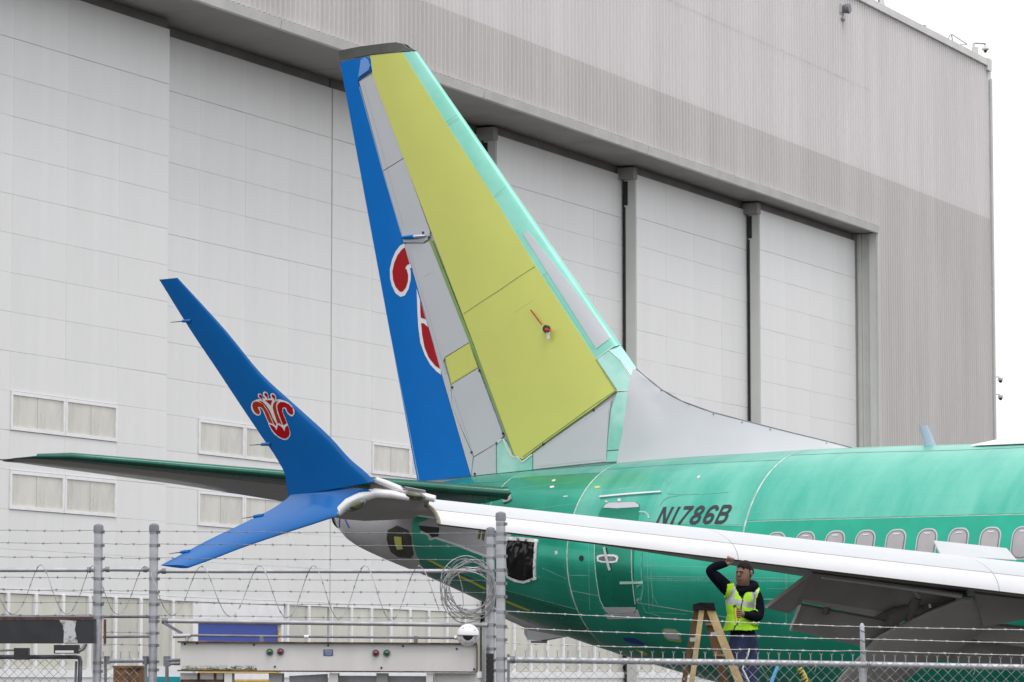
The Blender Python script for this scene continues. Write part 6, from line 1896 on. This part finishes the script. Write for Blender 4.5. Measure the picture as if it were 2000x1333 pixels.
# dome camera
dc0 = gp(914, 1241, YW - .02)
dc = empty('dome_camera', dc0)
tag(dc, 'white dome security camera with dark window at the right end of the gate housing', 'camera')
mb = MB(); mb.lathe([(.062, .12), (.076, .09), (.080, .02), (.082, .0)], 28, axis='y'); mb.build('housing', M['cam_white'], dc, 40)
mb = MB(); secs = []
for i in range(9):
    t_ = i / 8 * math.pi / 2
    secs.append([Vector((.083 * math.cos(t_) * math.cos(a_), -.07 * math.sin(t_), .083 * math.cos(t_) * math.sin(a_))) for a_ in [2 * math.pi * k / 28 for k in range(28)]])
mb.loft(secs); mb.build('shell', M['slat'], dc, 60)
mb = MB(); secs = []
for i in range(8):
    t_ = math.pi * i / 7
    secs.append([Vector((.045 * math.cos(t_), -.045 - .035 * math.sin(t_) * math.cos(q * .26 ), -.052 * math.sin(t_) * (q / 6) - .004)) for q in range(7)])
mb.loft(secs, cap=False, closed=False); mb.build('window', M['dome_dark'], dc, 60)
mb = MB(); mb.bar((-.078, -.035, .001), (.078, -.035, -.004), .003, .08); mb.build('brim', mat('brim_brown', (.12, .07, .07), .5), dc)
for a_ in (35, 75, 125, 215, 255, 300, 335):
    mb = MB(); mb.lathe([(.004, 0), (.003, -.004)], 8, (.062 * math.cos(R(a_)), -.047, .062 * math.sin(R(a_))), 'y'); mb.build('screw', M['ink'], dc)
mb = MB(); mb.tube([(-.10, .06, -.02), (-.07, .06, -.015)], .016, 10); mb.build('gland', M['slat'], dc, 40)
# coil of spare wire hung on the post
wc0 = gp(916, 1216, YG - .15)
wc = empty('spare_wire_coil', wc0)
tag(wc, 'loose coil of shiny spare barbed wire hung beside the grey posts', 'wire coil')
rnd = random.Random(11)
for k in range(10):
    cx = rnd.uniform(-5, 6); cy = rnd.uniform(-14, 14); ra = rnd.uniform(44, 54); rb = rnd.uniform(46, 58)
    tl = rnd.uniform(-.25, .25); ph = rnd.uniform(0, 6)
    P = []
    for i in range(48):
        a_ = 2 * math.pi * i / 48
        u = 916 + cx + ra * math.cos(a_) + tl * rb * math.sin(a_); v = 1150 + cy * .9 + rb * math.sin(a_) + 3 * math.sin(3 * a_ + ph)
        P.append(gp(u, v, YG - .15 + .05 * math.sin(a_ + ph) + .008 * k) - wc0)
    mb = MB(); mb.tube(P, .0035, 6, closed=True)
    for i in range(0, 48, 7):
        c_ = P[i]; mb.tube([c_ + Vector((-.012, 0, -.008)), c_ + Vector((.012, 0, .008))], .002, 4); mb.tube([c_ + Vector((-.008, 0, .012)), c_ + Vector((.008, 0, -.012))], .002, 4)
    mb.build('loop', M['wire_bright'], wc, 60, fix=False)
mb = MB(); mb.tube([gp(872, 1106, YG - .15) - wc0, gp(895, 1120, YG - .16) - wc0, gp(903, 1150, YG - .16) - wc0, gp(905, 1180, YG - .15) - wc0, gp(900, 1205, YG - .15) - wc0], .003, 6); mb.build('loose_end', M['wire_bright'], wc, 60)
# dark woven straps and a slim channel behind the twin posts
ch = MB(); c0 = Vector((gp(944, 1300, YG + .1).x, YG + .1, 0)); ch.box((-.012, -.02, 0), (.016, .03, gp(944, 1215, YG + .1).z)); tag(ch.build('channel_post', M['stile'], None, None, c0), 'slim pale channel standing just left of the twin grey posts', 'post')
bk = empty('bracket_box', Vector((gp(957, 1300, YG - .12).x, YG - .12, 0)))
tag(bk, 'dark slatted bracket low between the twin grey posts', 'bracket')
for k in range(8):
    z1, z0 = gp(0, 1277 + 10.5 * k, YG - .12).z, gp(0, 1286 + 10.5 * k, YG - .12).z
    mb = MB(); mb.box((-.03, -.01, z0), (.028, .03, z1)); mb.build('slat', M['beam_black'], bk)
mb = MB(); mb.box((-.026, .0, 0), (.024, .025, gp(0, 1280, YG).z)); mb.build('back_plate', M['header'], bk)
# bins behind the fence
rb0 = gp(248, 1300, 31.0); rb0.z = 0
rb = empty('rusty_drum', rb0)
tag(rb, 'rusty brown metal bin seen through the fence between the left posts', 'bin')
zt_ = gp(248, 1301, 31.0).z
M['rusty'] = mat('rusty_brown', (0.06, 0.03, 0.012), .8, var=0, scale=7, col2=(.22, .11, .045), lo=.35, hi=.65, bump=.3)
mb = MB(); mb.box((-.115, 0, 0), (.115, .4, zt_)); mb.build('body', M['rusty'], rb)
for z in (zt_ - .02, zt_ - .17, zt_ - .5):
    mb = MB(); mb.box((-.12, -.015, z), (.12, .41, z + .022)); mb.build('rib', M['rusty'], rb)
tb0 = gp(322, 1300, 34.0); tb0.z = 0
tb = empty('teal_bin', tb0)
tag(tb, 'teal plastic bin with white lid beside the second left post', 'bin')
zt_ = gp(322, 1322, 34.0).z
mb = MB(); mb.loft([[Vector((x * w_, y * w_ + .4, z)) for x, y in ((-.22, -.2), (.22, -.2), (.22, .2), (-.22, .2))] for w_, z in ((.8, 0), (1, zt_ - .05))]); mb.build('body', mat('teal_plastic', (.0, .25, .30), .45), tb)
mb = MB(); mb.box((-.25, .17, zt_ - .05), (.25, .63, zt_)); mb.build('rim', MATS['teal_plastic'], tb)
mb = MB(); mb.box((-.2, .2, zt_), (.24, .6, zt_ + .1)); mb.build('lid', M['tape'], tb)
